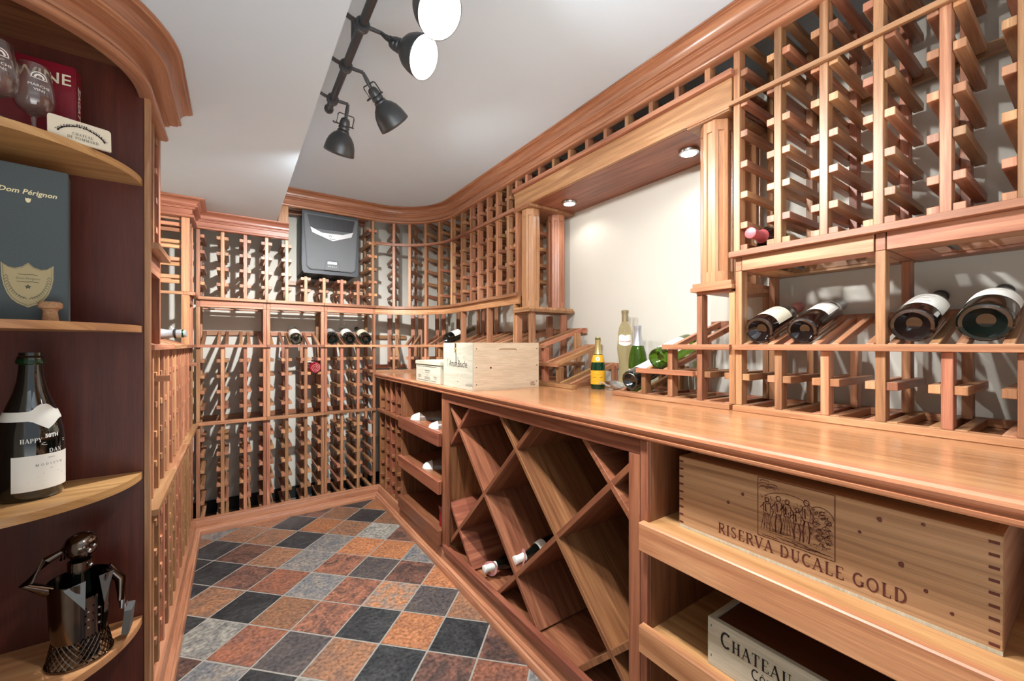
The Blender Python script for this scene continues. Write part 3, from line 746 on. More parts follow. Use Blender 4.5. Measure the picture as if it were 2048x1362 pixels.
wb(t, 'edge_strip', (-.2068, 1.493, 0), (-.194, 1.5165, 1.905), 'rack')
cp = [(-.205, 1.775), (-.205, 1.46)]+[(-.49+.285*math.cos(a), 1.46-.285*math.sin(a)) for a in [i/20*PI/2 for i in range(1, 21)]]+[(-.512, 1.175)]
prof = crown_prof(ZB-.001, .115, .085)
sweep('crown_cornice', cp, prof, 'crown', t, side=-1 if False else 1)

# ------------------------------------------------------------------ track light
t = thing('track_light', 'dark bronze pipe track light with bell-shaped spot heads under the ceiling', 'light', (.309, .9, 2.149))
BX, BZ = .309, 2.06
mesh_obj('bar', tube_mesh([(BX, -.25, BZ), (BX, 1.745, BZ)], .0125, 14), 'shade', t, (0, 0, 0), smooth=False)
for p in t.children: smooth_by_angle(p.data)
bm = lathe([(0, 0), (.015, 0), (.017, .004), (.017, .014), (.0135, .016), (.0135, .022), (0, .022)], 18)
o = mesh_obj('end_cap', bm, 'shade', t, (BX, 1.741, BZ), (-PI/2, 0, 0)); smooth_by_angle(o.data)
for y in (1.345, .67):
    mesh_obj('ceiling_stem', tube_mesh([(BX, y, BZ), (BX, y, 2.1495)], .007, 10), 'shade', t, (0, 0, 0))
def head(y, axis, watts, lit, rimc=None, aim_angle=118):
    mesh_obj('clamp_ring', lathe([(.0128, -.012), (.019, -.012), (.021, -.008), (.021, -.003), (.018, 0), (.021, .003), (.021, .008), (.019, .012), (.0128, .012), (.0128, -.012)], 20), 'shade', t, (BX, y, BZ), (PI/2, 0, 0), smooth=False)
    mesh_obj('arm', tube_mesh([(BX+.012, y, BZ), (BX+.056, y, BZ)], [.0065, .0055], 10), 'shade', t, (0, 0, 0))
    # curved strap running back over the bar to the soffit side
    bm = bmesh.new(); n = 10; A = []
    for i in range(n+1):
        f = i/n; x = BX-.010-.115*f; z = BZ+.002+.060*math.sin(f*PI*.5)*f
        A.append([bm.verts.new((x, y-.009, z)), bm.verts.new((x, y+.009, z)), bm.verts.new((x, y+.009, z+.003)), bm.verts.new((x, y-.009, z+.003))])
    for a, b_ in zip(A[:-1], A[1:]):
        for k in range(4): bm.faces.new((a[k], a[(k+1) % 4], b_[(k+1) % 4], b_[k]))
    bm.faces.new(A[0]); bm.faces.new(A[-1][::-1]); bmesh.ops.recalc_face_normals(bm, faces=bm.faces)
    mesh_obj('strap', bm, 'shade', t, (0, 0, 0))
    pv = Vector((BX+.056, y, BZ)); ax = Vector(axis).normalized()
    neck = pv + ax*.040 + Vector((0, 0, -.012))
    h = mesh_obj('lamp_head', tube_mesh([pv, pv+(neck-pv)*.5, neck], [.0055, .0075, .006], 10), 'shade', t, (0, 0, 0))
    q = ax.to_track_quat('Z', 'Y').to_euler()
    sock = lathe([(0, 0), (.010, 0), (.016, .006), (.019, .018), (.0195, .026), (.0175, .028), (.0205, .032), (.0205, .040), (.0175, .043), (.022, .047), (.022, .052), (0, .052)], 22)
    o = mesh_obj('socket', sock, 'shade', h, neck, q); smooth_by_angle(o.data)
    # yoke with thumb screw
    s_ = tube_mesh([(.0, 0, -.012), (.027, 0, -.012), (.031, 0, -.006), (.031, 0, .028)], .0022, 6)
    tube_mesh([(.0, 0, -.012), (-.027, 0, -.012), (-.031, 0, -.006), (-.031, 0, .028)], .0022, 6, s_)
    tube_mesh([(-.036, 0, .027), (.040, 0, .027)], .003, 6, s_); tube_mesh([(.040, -.009, .027), (.040, .009, .027)], .0035, 6, s_)
    mesh_obj('yoke', s_, 'shade', h, neck, q)
    prof = [(.021, .050), (.025, .056), (.036, .066), (.047, .082), (.054, .102), (.0575, .124), (.059, .134), (.0575, .134), (.0560, .124), (.0525, .102), (.0455, .083), (.035, .068), (.024, .058), (0, .056)]
    o = mesh_obj('lamp_shade', lathe(prof[:8], 40), 'shade', h, neck, q, smooth=True)
    o = mesh_obj('reflector', lathe([(.0572, .1338)]+[(r-.0006, z) for r, z in prof[8:]], 40), 'white_in', h, neck, q, smooth=True)
    bl = lathe([(0, .060), (.013, .062), (.020, .074), (.030, .098), (.032, .110), (.026, .119), (.012, .123), (0, .124)], 24)
    o = mesh_obj('bulb', bl, 'bulb', h, neck, q, smooth=True)
    c = neck+ax*.137
    spot('track_lamp', c, c+ax, watts*.85, .022, aim_angle, .75, (.97, .985, 1))
head(1.674, (-.08, .56, -.82), 165, True, aim_angle=146)
head(1.450, (.78, .30, -.66), 17, True, aim_angle=145)
head(1.236, (.51, -.66, -.54), 28, True, aim_angle=140)
head(1.011, (.24, -.61, -.75), 32, True, aim_angle=140)
head(.785, (.42, -.70, -.58), 44, True, aim_angle=140)  # this head and the next two are unseen, added as fill light
head(.560, (.60, .35, -.72), 34, True, aim_angle=130)
head(.335, (.30, .25, -.90), 34, True, aim_angle=130)

# ------------------------------------------------------------------ local-space parts (for rotated things)
def part(name, bm, mat, parent, loc=(0, 0, 0), rot=(0, 0, 0), sm=0, g=None):
    bm.normal_update(); grain_uv(bm, g)
    me = bpy.data.meshes.new(name); bm.to_mesh(me); bm.free(); me.materials.append(M[mat])
    if sm: smooth_by_angle(me, sm)
    o = bpy.data.objects.new(name, me); COL.objects.link(o); o.parent = parent; o.location = loc; o.rotation_euler = rot
    return o
def boxbm(lo, hi, ch=0.0):
    bm = bmesh.new(); bmesh.ops.create_cube(bm, size=1)
    for v in bm.verts: v.co = Vector([a+(c+.5)*(b_-a) for c, a, b_ in zip(v.co, lo, hi)])
    if ch: bmesh.ops.bevel(bm, geom=list(bm.edges), offset=ch, segments=2, affect='EDGES')
    return bm
def merge(*bms):
    out = bms[0]
    for b2 in bms[1:]:
        mp = {v: out.verts.new(v.co) for v in b2.verts}
        for f in b2.faces: out.faces.new([mp[v] for v in f.verts])
        b2.free()
    return out
# flat stroke lettering: ribbons in the local xy plane
def ribbon(bm, pts, w, z=0.0, h=.0004):
    P = [Vector((p[0], p[1])) for p in pts]; L_, R_ = [], []
    for i, p in enumerate(P):
        a = (P[i]-P[i-1]) if i else (P[1]-P[0]); b_ = (P[i+1]-P[i]) if i < len(P)-1 else a
        if a.length < 1e-9: a = b_
        if b_.length < 1e-9: b_ = a
        d = (a.normalized()+b_.normalized())
        d = d.normalized() if d.length > 1e-6 else a.normalized()
        nrm = Vector((-d.y, d.x)); ww = w[i] if isinstance(w, (list, tuple)) else w
        L_.append(bm.verts.new((p.x+nrm.x*ww/2, p.y+nrm.y*ww/2, z+h))); R_.append(bm.verts.new((p.x-nrm.x*ww/2, p.y-nrm.y*ww/2, z+h)))
    for i in range(len(P)-1):
        try: bm.faces.new((L_[i], R_[i], R_[i+1], L_[i+1]))
        except ValueError: pass
def arcp(cx_, cy_, rx, ry, a0, a1, n=10):
    return [(cx_+rx*math.cos(math.radians(a0+(a1-a0)*i/n)), cy_+ry*math.sin(math.radians(a0+(a1-a0)*i/n))) for i in range(n+1)]
K_, N_ = .15, .055
GL = {
 'I': (.36, [(K_, [(.18, 0), (.18, 1)])], [(.18, 0), (.18, 1)]),
 'R': (.74, [(K_, [(.18, 0), (.18, 1)]), (N_, [(.18, .97), (.40, .97)]), (.12, arcp(.40, .745, .2, .225, 90, -90)), (N_, [(.40, .52), (.18, .52)]), (K_, [(.36, .52), (.66, .03)])], [(.18, 0), (.18, 1), (.68, 0)]),
 'S': (.58, [(.11, arcp(.29, .74, .19, .23, 30, 200, 10)+arcp(.29, .26, .2, .23, 60, -160, 12)[1:])], []),
 'E': (.64, [(K_, [(.18, 0), (.18, 1)]), (N_, [(.1, .97), (.58, .97)]), (N_, [(.18, .52), (.48, .52)]), (N_, [(.1, .03), (.60, .03)]), (N_, [(.57, .97), (.57, .80)]), (N_, [(.59, .03), (.59, .22)])], []),
 'F': (.60, [(K_, [(.18, 0), (.18, 1)]), (N_, [(.1, .97), (.56, .97)]), (N_, [(.18, .52), (.46, .52)]), (N_, [(.55, .97), (.55, .80)])], [(.18, 0)]),
 'V': (.74, [(K_, [(.08, 1), (.38, 0)]), (N_, [(.38, 0), (.66, 1)])], [(.09, 1), (.65, 1)]),
 'A': (.76, [(N_, [(.08, 0), (.38, 1)]), (K_, [(.36, 1), (.68, 0)]), (N_, [(.2, .36), (.56, .36)])], [(.09, 0), (.68, 0)]),
 'D': (.78, [(K_, [(.18, 0), (.18, 1)]), (N_, [(.1, .97), (.38, .97)]), (.13, arcp(.36, .5, .32, .46, 85, -85, 14)), (N_, [(.38, .03), (.1, .03)])], []),
 'U': (.78, [(K_, [(.2, 1), (.2, .35)]+arcp(.40, .32, .2, .29, 180, 300, 8)), (N_, arcp(.42, .32, .2, .30, 270, 360, 5)+[(.62, 1)])], [(.2, 1), (.62, 1)]),
 'C': (.70, [(.13, arcp(.40, .5, .31, .47, 48, 312, 18)), (N_, [(.62, .84), (.62, .99)])], []),
 'L': (.60, [(K_, [(.18, 0), (.18, 1)]), (N_, [(.1, .03), (.56, .03)]), (N_, [(.55, .03), (.55, .24)])], [(.18, 1)]),
 'G': (.76, [(.13, arcp(.40, .5, .31, .47, 48, 320, 18)), (.12, [(.64, .40), (.64, .1)]), (N_, [(.50, .40), (.74, .40)])], []),
 'O': (.80, [(.12, arcp(.40, .5, .31, .46, 0, 360, 24))], []),
 'T': (.66, [(K_, [(.33, 0), (.33, 1)]), (N_, [(.04, .97), (.62, .97)]), (N_, [(.05, .97), (.05, .78)]), (N_, [(.61, .97), (.61, .78)])], [(.33, 0)]),
 'H': (.80, [(K_, [(.18, 0), (.18, 1)]), (K_, [(.62, 0), (.62, 1)]), (N_, [(.18, .5), (.62, .5)])], [(.18, 0), (.18, 1), (.62, 0), (.62, 1)]),
 'M': (.94, [(N_, [(.16, 0), (.16, 1)]), (K_, [(.18, 1), (.47, .05)]), (N_, [(.47, .05), (.76, 1)]), (K_, [(.78, 0), (.78, 1)])], [(.16, 0), (.14, 1), (.78, 0), (.8, 1)]),
 'P': (.66, [(K_, [(.18, 0), (.18, 1)]), (N_, [(.18, .97), (.38, .97)]), (.12, arcp(.38, .73, .2, .24, 90, -90)), (N_, [(.38, .49), (.18, .49)])], [(.18, 0), (.18, 1)]),
 'N': (.80, [(N_, [(.16, 0), (.16, 1)]), (K_, [(.16, 1), (.64, 0)]), (N_, [(.64, 0), (.64, 1)])], [(.16, 0), (.14, 1), (.64, 1)]),
 'Y': (.70, [(K_, [(.06, 1), (.34, .45)]), (N_, [(.34, .45), (.62, 1)]), (K_, [(.34, .45), (.34, 0)])], [(.34, 0), (.07, 1), (.62, 1)]),
 "'": (.22, [(.09, [(.1, 1), (.08, .72)])], []), ' ': (.34, [], []),
}
GL['Ô'] = (.80, GL['O'][1]+[(.06, [(.25, 1.1), (.4, 1.25), (.55, 1.1)])], [])
def serif(s, cap, small=None, sx=1.0, gap=.10, bend=None):
    """returns bmesh of the line, centred; lower-case input is drawn as small capitals"""
    bm = bmesh.new(); x = 0
    for ch in s:
        low = ch.islower(); h = (small if (low and small) else cap); w, st, sf = GL[ch.upper()]
        for wd, pts in st: ribbon(bm, [((x+p[0]*h*sx), p[1]*h) for p in pts], wd*h)
        for a, b_ in sf: ribbon(bm, [(x+(a-.15)*h*sx, (b_ if b_ > .5 else .0)*h+(-.025*h if b_ > .5 else .025*h)), (x+(a+.15)*h*sx, (b_ if b_ > .5 else .0)*h+(-.025*h if b_ > .5 else .025*h))], .05*h)
        x += (w+gap)*h*sx
    for v in bm.verts: v.co.x -= x/2; v.co.y -= cap/2
    return bm, x
def fit_serif(s, cap, width, **k):
    b_, w = serif(s, cap, **k); b_.free(); k['sx'] = k.get('sx', 1.0)*width/w
    return serif(s, cap, **k)[0]
def wrap(bm, R, z0=0.0, a0=0.0, dr=.0009):
    """bend a flat xy mesh round a cylinder of radius R about local z"""
    for v in bm.verts:
        a = a0+v.co.x/R; r = R+dr+v.co.z*.2; v.co = Vector((r*math.cos(a), r*math.sin(a), z0+v.co.y))
    return bm
def wrapp(bm, z0, a0, dr=.0012, sc=1.03, sr=1.17, prof=None):
    for v in bm.verts:
        z = z0+v.co.y; R = rad(prof or CHAMP, z/sc)*sc*sr; a = a0+v.co.x/R; v.co = Vector(((R+dr)*math.cos(a), (R+dr)*math.sin(a), z))
    return bm
def text_bm(s, size, sx=1.0, shear=0.0, bold=0.0):
    o = text_obj(None, s, size, (0, 0, 0), (0, 0, 0), 'ink', shear=shear, sx=sx, bold=bold, ext=0)
    bm = bmesh.new(); bm.from_mesh(o.data); me = o.data; bpy.data.objects.remove(o); bpy.data.meshes.remove(me)
    bmesh.ops.subdivide_edges(bm, edges=[e for e in bm.edges if e.calc_length() > size*.25], cuts=1)
    return bm

# ------------------------------------------------------------------ bottles
BURG = [(0, .022), (.014, .021), (.024, .012), (.031, .001), (.037, 0), (.0405, .004), (.0415, .010), (.0415, .125), (.0405, .145), (.036, .172), (.028, .200), (.0205, .225), (.0165, .245), (.0150, .262), (.0143, .285), (.0162, .286), (.0162, .293), (.0150, .296), (0, .296)]
BORD = [(0, .022), (.012, .021), (.021, .012), (.028, .001), (.033, 0), (.0368, .004), (.0378, .010), (.0378, .185), (.0360, .200), (.0300, .214), (.0210, .226), (.0160, .236), (.0148, .250), (.0143, .288), (.0162, .289), (.0162, .297), (.0150, .300), (0, .300)]
CHAMP = [(0, .024), (.014, .023), (.026, .012), (.034, .001), (.040, 0), (.0435, .005), (.0445, .012), (.0445, .120), (.0430, .145), (.0380, .175), (.0300, .205), (.0225, .232), (.0180, .256), (.0158, .280), (.0150, .298), (.0178, .300), (.0182, .306), (.0172, .311), (.0155, .313), (.0155, .320), (0, .320)]
def rad(prof, z):
    q = [p for p in prof if True]; best = 0
    for (r0, z0), (r1, z1) in zip(q[5:-1], q[6:]):
        if z0 <= z <= z1 and z1 > z0: return r0+(r1-r0)*(z-z0)/(z1-z0)
    return q[7][0]
def bottle(label, base, direction, prof=BURG, glass='glass_dark', cap='darkfoil', capz=.235, lab='paper', lz=(.045, .125), la=75, sc=1.0, group=None, face=(0, 0, 1), rings=False, lmarks=0, name='wine_bottle', cat='wine bottle', sr=1.0):
    z = Vector(direction).normalized(); f = Vector(face); x = (f-z*f.dot(z)).normalized(); y = z.cross(x)
    m = Matrix((x, y, z)).transposed()
    t = thing(name, label, cat, base, group, m.to_euler())
    P = [(r*sc*sr, h*sc) for r, h in prof]
    part('bottle_glass', lathe(P, 36), glass, t, sm=35)
    H_ = prof[-1][1]
    if lab:
        R = rad(prof, (lz[0]+lz[1])/2)*sc*sr+.0006; a = math.radians(la)
        zz = [lz[0]*sc+(lz[1]-lz[0])*sc*i/4 for i in range(5)]
        lp = [((rad(prof, h/sc)*sc*sr)+.0006, h) for h in zz]
        o = part('label', lathe(lp, 24, 2*a, -a), lab, t, sm=35)
        for i in range(lmarks):
            hz = (lz[0]+(lz[1]-lz[0])*(.75-.5*i/max(1, lmarks-1)))*sc; b_ = bmesh.new(); wv = .022-.008*(i % 2)
            ribbon(b_, [(-wv, 0), (-wv*.3, .0008), (wv*.3, 0), (wv, .0006)], .0016)
            part('label_mark', wrap(b_, R, hz), 'brownink', o)
    if cap:
        cp = [(rad(prof, capz+(H_-.016-capz)*i/5)*sc*sr+.0007, (capz+(H_-.016-capz)*i/5)*sc) for i in range(6)]
        cp += [((prof[-3][0]+.0008)*sc*sr, (H_-.012)*sc), ((prof[-3][0]+.0008)*sc*sr, H_*sc-.0003), (.0140*sc, H_*sc+.0010), (0, H_*sc+.0010)]
        part('capsule', lathe(cp, 28), cap, t, sm=35)
    if rings:
        b_ = bmesh.new()
        for k in range(40):
            a = 2*PI*k/40; r = .0365*sc; tube_mesh([(r*.93*math.cos(a), r*.93*math.sin(a), .0009), (r*1.04*math.cos(a+.05), r*1.04*math.sin(a+.05), .0018)], .0010, 5, b_)
        part('base_knurling', b_, glass, t)
    return t
A17 = math.atan2(.092, .30); DX = (math.cos(A17), 0, math.sin(A17)); DYb = (0, math.cos(A17), math.sin(A17))
g4 = 'slanted bottles on the right display rail'
bottle('dark bottle with cream and red label and pink capsule, first of four from the column', (1.314, .600, 1.164), DX, BURG, 'glass_brown', 'pinkfoil', .225, 'cream', (.04, .135), 80, 1.0, g4, rings=True, lmarks=3)
b = bottle('dark bottle with square white label and grey capsule, second of the four slanted bottles', (1.314, .4865, 1.160), DX, BORD, 'glass_brown', 'silverfoil', .225, 'paper', (.095, .175), 62, 1.02, g4)
bq = bmesh.new(); ribbon(bq, [(-.012, .006), (-.004, .012), (.008, .010), (.006, .003), (-.006, -.001), (-.004, -.008), (.010, -.006)], .0016); ribbon(bq, [(-.016, -.012), (-.006, -.010), (.012, -.012)], .0012)
part('label_mark', wrap(bq, .0385, .14), 'ink', b)
bottle('fat dark bottle with silver landscape label, third of the four slanted bottles', (1.314, .262, 1.166), DX, BURG, 'glass_brown', 'darkfoil', .225, 'paper', (.05, .145), 80, 1.02, g4, rings=True, lmarks=3)
bottle('fattest dark bottle with white label, nearest of the four slanted bottles at right edge', (1.314, .150, 1.167), DX, BURG, 'glass_dark', 'darkfoil', .225, 'paper', (.075, .14), 80, 1.04, g4, lmarks=1)
# bottle lying in the upper rack, neck outward
bottle('bottle with pink-red capsule lying neck out in the lowest row of the upper right rack', (1.553, .604, 1.455), (-1, 0, 0), BORD, 'glass_brown', 'redfoil', .225, 'cream', (.05, .13), 80, .94)
# stepped rack right
bottle('green glass bottle with white label on the middle step of the right stepped rack', (1.306, .954, 1.066), DX, BORD, 'glass_green', 'silverfoil', .23, 'paper', (.03, .15), 80, 1.05)
bottle('dark bottle with hollow base lying on the lowest step of the right stepped rack', (1.300, 1.078, .976), DX, BORD, 'glass_dark', 'darkfoil', .23, 'paper', (.055, .15), 80, 1.05)
# bottles on the back wall display
g3 = 'dark slanted bottles on the back wall display'
bottle('clear bottle with white label slanted alone on the back wall display rail', (.341, 3.080, 1.158), DYb, BORD, 'glass_clear', 'whitecap', .24, 'paper', (.03, .13), 80)
bottle('dark slanted bottle with grey label, leftmost of three on the back wall', (.570, 3.080, 1.162), DYb, BURG, 'glass_dark', 'silverfoil', .225, 'silver', (.05, .13), 80, 1, g3)
bottle('dark slanted bottle with white label and white capsule, middle of three on the back wall', (.684, 3.080, 1.162), DYb, BURG, 'glass_dark', 'whitecap', .265, 'paper', (.05, .14), 80, 1, g3)
bottle('dark slanted bottle with cream banded label, rightmost of three on the back wall', (.797, 3.080, 1.162), DYb, BURG, 'glass_dark', 'darkfoil', .225, 'cream', (.05, .13), 80, 1, g3)
b = bottle('pink-red bottle lying base out in the back wall rack, with spiral moulded base', (.455, 3.060, .9655), (0, 1, 0), [(0, .004)]+BORD[3:], 'glass_rose', 'pinkfoil', .23, None)
sp_ = [(.030*(1-i/46)*math.cos(i*.42), .030*(1-i/46)*math.sin(i*.42), -.001) for i in range(44)]
part('spiral_base', tube_mesh(sp_, .0017, 6), 'pinkfoil', b)
# curved corner bottles
ac = (arc_for_px(878)+arc_for_px(902))/2
f1 = (AC[0]+(AR_R+.012)*math.sin(ac), AC[1]+(AR_R+.012)*math.cos(ac))
bottle('dark bottle with white label slanted on the curved corner rack behind the crates', (f1[0], f1[1], 1.164), (math.sin(ac)*math.cos(A17), math.cos(ac)*math.cos(A17), math.sin(A17)), BURG, 'glass_dark', 'tanfoil', .225, 'paper', (.05, .125), 80)
f2 = (AC[0]+(AR_R+.272)*math.sin(ac), AC[1]+(AR_R+.272)*math.cos(ac))
bottle('bottle lying neck out with tan capsule, under the curved corner display', (f2[0], f2[1], .990), (-math.sin(ac), -math.cos(ac), 0), BORD, 'glass_dark', 'tanfoil', .225, None, sc=.95)
# left display
b = bottle('champagne bottle with torn silver foil lying neck out on the left wall display', (-.490, 2.300, 1.158), (1, -.06, .04), CHAMP, 'glass_dgreen', 'silverfoil', .17, None, sc=.98)
part('foil_flap', merge(tube_mesh([(.020, 0, .268), (.034, .004, .262)], [.006, .0006], 6)), 'silverfoil', b)
part('wire_band', lathe([(.0185, .272), (.021, .273), (.021, .279), (.0185, .280)], 24), 'ink', b)
# diamond bin
bottle('bottle with white screw cap and tag lying on the floor of the diamond bin', (1.190, 1.535, .138), (-1, .02, .0), BURG, 'glass_dark', 'whitecap', .235, None, sc=.98, group=None)
bottle('bottle with white screw cap and white neck label resting higher in the diamond lattice', (1.190, 1.306, .292), (-1, .0, -.045), BURG, 'glass_dark', 'whitecap', .245, 'paper', (.15, .185), 150, sc=.98)
for y, z, ax, lab in ((1.538, .132, .5, 'pink paper tag hung on the neck of the lower bottle in the diamond bin'), (1.300, .283, -.4, 'pink paper tag hung on the neck of the upper bottle in the diamond bin')):
    t = thing('neck_tag', lab, 'tag', (.937, y, z))
    bm = lathe([(.0172, -.0004), (.030, -.0004), (.030, .0004), (.0172, .0004), (.0172, -.0004)], 24)
    for v in bm.verts:
        if v.co.y > .012: v.co.y *= 1.35
    part('paper', bm, 'tag', t, (0, 0, .0), (0, PI/2+.25, ax))
# standing bottles on the counter
b = bottle('small champagne bottle with gold neck foil and bright yellow label on the counter', (1.408, 1.352, .9152), (0, 0, 1), CHAMP, 'glass_dgreen', 'goldfoil', .215, 'yellow', (.03, .115), 82, .755, None, face=(-.72, -.69, 0))
b.children[-1].data.transform(Matrix.Identity(4))
part('neck_label', lathe([(rad(CHAMP, h)*.755+.0012, h*.755) for h in (.165, .18, .195, .21)], 28), 'yellow', b, sm=35)
bm = lathe([(0, 0), (.0085, 0), (.0085, .001), (0, .0012)], 20); part('seal', bm, 'goldfoil', b, (.0275, 0, .140), (0, PI/2-.35, 0))
bm = lathe([(0, .001), (.004, .001), (.004, .0016), (0, .0017)], 16); part('seal_centre', bm, 'cool_side', b, (.0278, 0, .140), (0, PI/2-.35, 0))
bm = bmesh.new(); ribbon(bm, [(-.022, 0), (-.01, .0008), (.01, 0), (.022, .0006)], .0022); ribbon(bm, [(-.02, .012), (0, .0125), (.018, .012)], .0008); ribbon(bm, [(-.02, -.012), (-.008, -.0125)], .0008); part('label_mark', wrap(bm, .0340, .055), 'brass', b)
# wavy clear bottle
WAVY = [(0, .012), (.02, .010), (.030, 0), (.034, .004), (.0345, .02), (.031, .05), (.0265, .085), (.027, .115), (.032, .15), (.0365, .175), (.0375, .195), (.035, .22), (.0325, .24), (.034, .255), (.0335, .27), (.028, .295), (.020, .310), (.0155, .318), (.0148, .33), (.0148, .366), (.0165, .367), (.0165, .374), (0, .376)]
b = bottle('tall curvy clear bottle of pale wine with scalloped white label standing at the niche wall', (1.548, 1.310, .9152), (0, 0, 1), WAVY, 'wine_white', 'tanfoil', .322, None, face=(-.75, -.66, 0), sc=.985)
lb = bmesh.new(); n = 14; A_, B_ = [], []
for i in range(n+1):
    u = -1+2*i/n; x = u*.034; top = .252+.006*abs(math.sin(u*PI*1.0)); bot = .214-.010*math.cos(u*PI/2)
    for lst, zz in ((A_, top), (B_, bot)):
        R = rad(WAVY, zz)*.985+.0012; a = x/R; lst.append(lb.verts.new((R*math.cos(a), R*math.sin(a), zz*.985)))
for i in range(n): lb.faces.new((A_[i], B_[i], B_[i+1], A_[i+1]))
part('label', lb, 'paper', b, sm=40)
lb = bmesh.new(); ribbon(lb, [(-.026, .002), (-.01, -.002), (.01, -.002), (.026, .003)], .0035); part('label_mark', wrap(lb, .0365, .222, dr=.0012), 'pinkfoil', b)
bottle('green bottle with silver capsule standing at the niche wall beside the curvy bottle', (1.500, 1.197, .9152), (0, 0, 1), BURG, 'glass_green', 'silverfoil', .205, 'paper', (.03, .10), 70, .985, None, face=(-.78, -.62, 0))
# clear glass pourer dish
t = thing('glass_dish', 'small clear glass dish with curved handle lying beside the yellow-label bottle', 'glass dish', (1.418, 1.283, .9155))
o = part('dish', lathe([(0, .004), (.022, .006), (.034, .016), (.040, .026), (.0385, .027), (.032, .019), (.021, .0095), (0, .008)], 32), 'crystal', t, (.014, -.022, .005), (.30, .05, 0), sm=40)
part('foot', lathe([(0, 0), (.015, 0), (.016, .003), (.006, .006), (0, .006)], 24), 'crystal', t, (0, 0, 0), sm=40)
part('handle', tube_mesh([(.0, .0, .016), (-.012, .012, .020), (-.022, .022, .032), (-.030, .030, .034), (-.034, .034, .024)], [.005, .0045, .004, .004, .0055], 10), 'crystal', t, sm=50)

# ------------------------------------------------------------------ wooden crates on the counter
def slot_plate(w, h, th, hole):
    """plate in xz plane (x right, z up), thickness along +y, with a hole polygon"""
    bm = bmesh.new(); outer = [(-w/2, 0), (w/2, 0), (w/2, h), (-w/2, h)]
    es = []
    for loop in (outer, hole):
        vs = [bm.verts.new((p[0], 0, p[1])) for p in loop]
        es += [bm.edges.new((vs[i], vs[(i+1) % len(vs)])) for i in range(len(vs))]
    bmesh.ops.triangle_fill(bm, edges=es, use_beauty=True)
    r = bmesh.ops.extrude_face_region(bm, geom=list(bm.faces))
    for v in [g_ for g_ in r['geom'] if isinstance(g_, bmesh.types.BMVert)]: v.co.y += th
    bmesh.ops.recalc_face_normals(bm, faces=bm.faces); return bm
t = thing('wooden_crate', 'large pale wooden wine crate with hand slot and script lettering on the counter', 'wooden crate', (.871, 1.577, .9152), rot=(0, 0, math.radians(-1.5)))
cw, cl, chh, th = .354, .338, .2155, .012
hx, hz = cw*.50, .178
hole = [(-.050+.0105+p[0], p[1]) for p in arcp(0, hz, .0105, .0105, 270, 90, 8)]+[(.050-.0105+p[0], p[1]) for p in arcp(0, hz, .0105, .0105, 90, -90, 8)]
part('slotted_end', slot_plate(cw, chh, th*.5, hole), 'pine_pink', t, (cw/2, 0, 0), g=0)
part('slot_back', boxbm((cw/2-.06, th*.55, hz-.02), (cw/2+.06, th*.98, hz+.02)), 'pine_pink', t, g=0)
part('side_board', boxbm((0, th, 0), (th, cl-th, chh), .001), 'pine_white', t, g=1)
part('side_board', boxbm((cw-th, th, 0), (cw, cl-th, chh), .001), 'pine_white', t, g=1)
part('back_board', boxbm((0, cl-th, 0), (cw, cl, chh), .001), 'pine_pink', t, g=0)
part('base_board', boxbm((th, th, .001), (cw-th, cl-th, .010)), 'pine_pink', t, g=0)
part('lid', boxbm((th, th, chh-.010), (cw-th, cl-th, chh-.001)), 'pine_pink', t, g=0)
for x, z in ((.012, .188), (.012, .105), (.012, .028), (cw-.012, .188), (cw-.012, .108), (cw-.014, .030)):
    part('nail_head', lathe([(0, 0), (.0026, 0), (.0026, .0006), (0, .0008)], 10), 'ink', t, (x, -.0002, z), (PI/2, 0, 0))
part('knot', lathe([(0, 0), (.005, 0), (.0045, .0005), (0, .0006)], 14), 'brownink', t, (.085, -.0001, .102), (PI/2, 0, 0))
bm = bmesh.new()
for i in range(4):
    ribbon(bm, arcp(-.010+.0065*i, 0, .0035, .006, 20*i, 300+10*i, 8), .0014)
ribbon(bm, [(-.014, -.008), (.014, -.008)], .001); ribbon(bm, [(-.014, .008), (.010, .008)], .001)
part('stamp', bm, 'brownink', t, (cw-.036, -.0004, .020), (PI/2, 0, 0))
nx = (PI/2, 0, -PI/2)
part('lettering', text_bm('Amuse Bouche', .046, .70, shear=.35), 'ink', t, (-.0006, cl*.50, .115), nx)
bm = bmesh.new()
ribbon(bm, arcp(-.108, .004, .008, .018, 60, 250, 10), .0016); ribbon(bm, arcp(.004, .006, .009, .026, 20, 260, 12), .0016); ribbon(bm, [(.09, -.008), (.105, -.014), (.112, -.004)], .0014)
part('lettering', bm, 'ink', t, (-.0007, cl*.50, .115), nx)
bm = bmesh.new()
for i in range(5): ribbon(bm, [(-.030+.014*i, -.006+.001*i), (-.024+.014*i, .008), (-.020+.014*i, -.004)], .0018)
part('stamp', bm, 'ink', t, (-.0006, .052, .022), nx)
for y, z in ((.10, .150), (.17, .030), (.12, .062)): part('nail_head', lathe([(0, 0), (.0024, 0), (.0024, .0005), (0, .0006)], 8), 'ink', t, (-.0001, y, z), (0, -PI/2, 0))
part('rope_loop', merge(tube_mesh([(-.003, cl*.56+.0035*math.sin(i*1.3), chh-.002-.0048*i) for i in range(10)], .0028, 7), tube_mesh([(-.003, cl*.56-.001-.0035*math.sin(i*1.3), chh-.002-.0048*i) for i in range(10)], .0026, 7)), 'brass', t, sm=50)
part('rope_slot', boxbm((-.0012, cl*.56-.0075, .118), (.0002, cl*.56-.0005, .165)), 'greyplate', t)

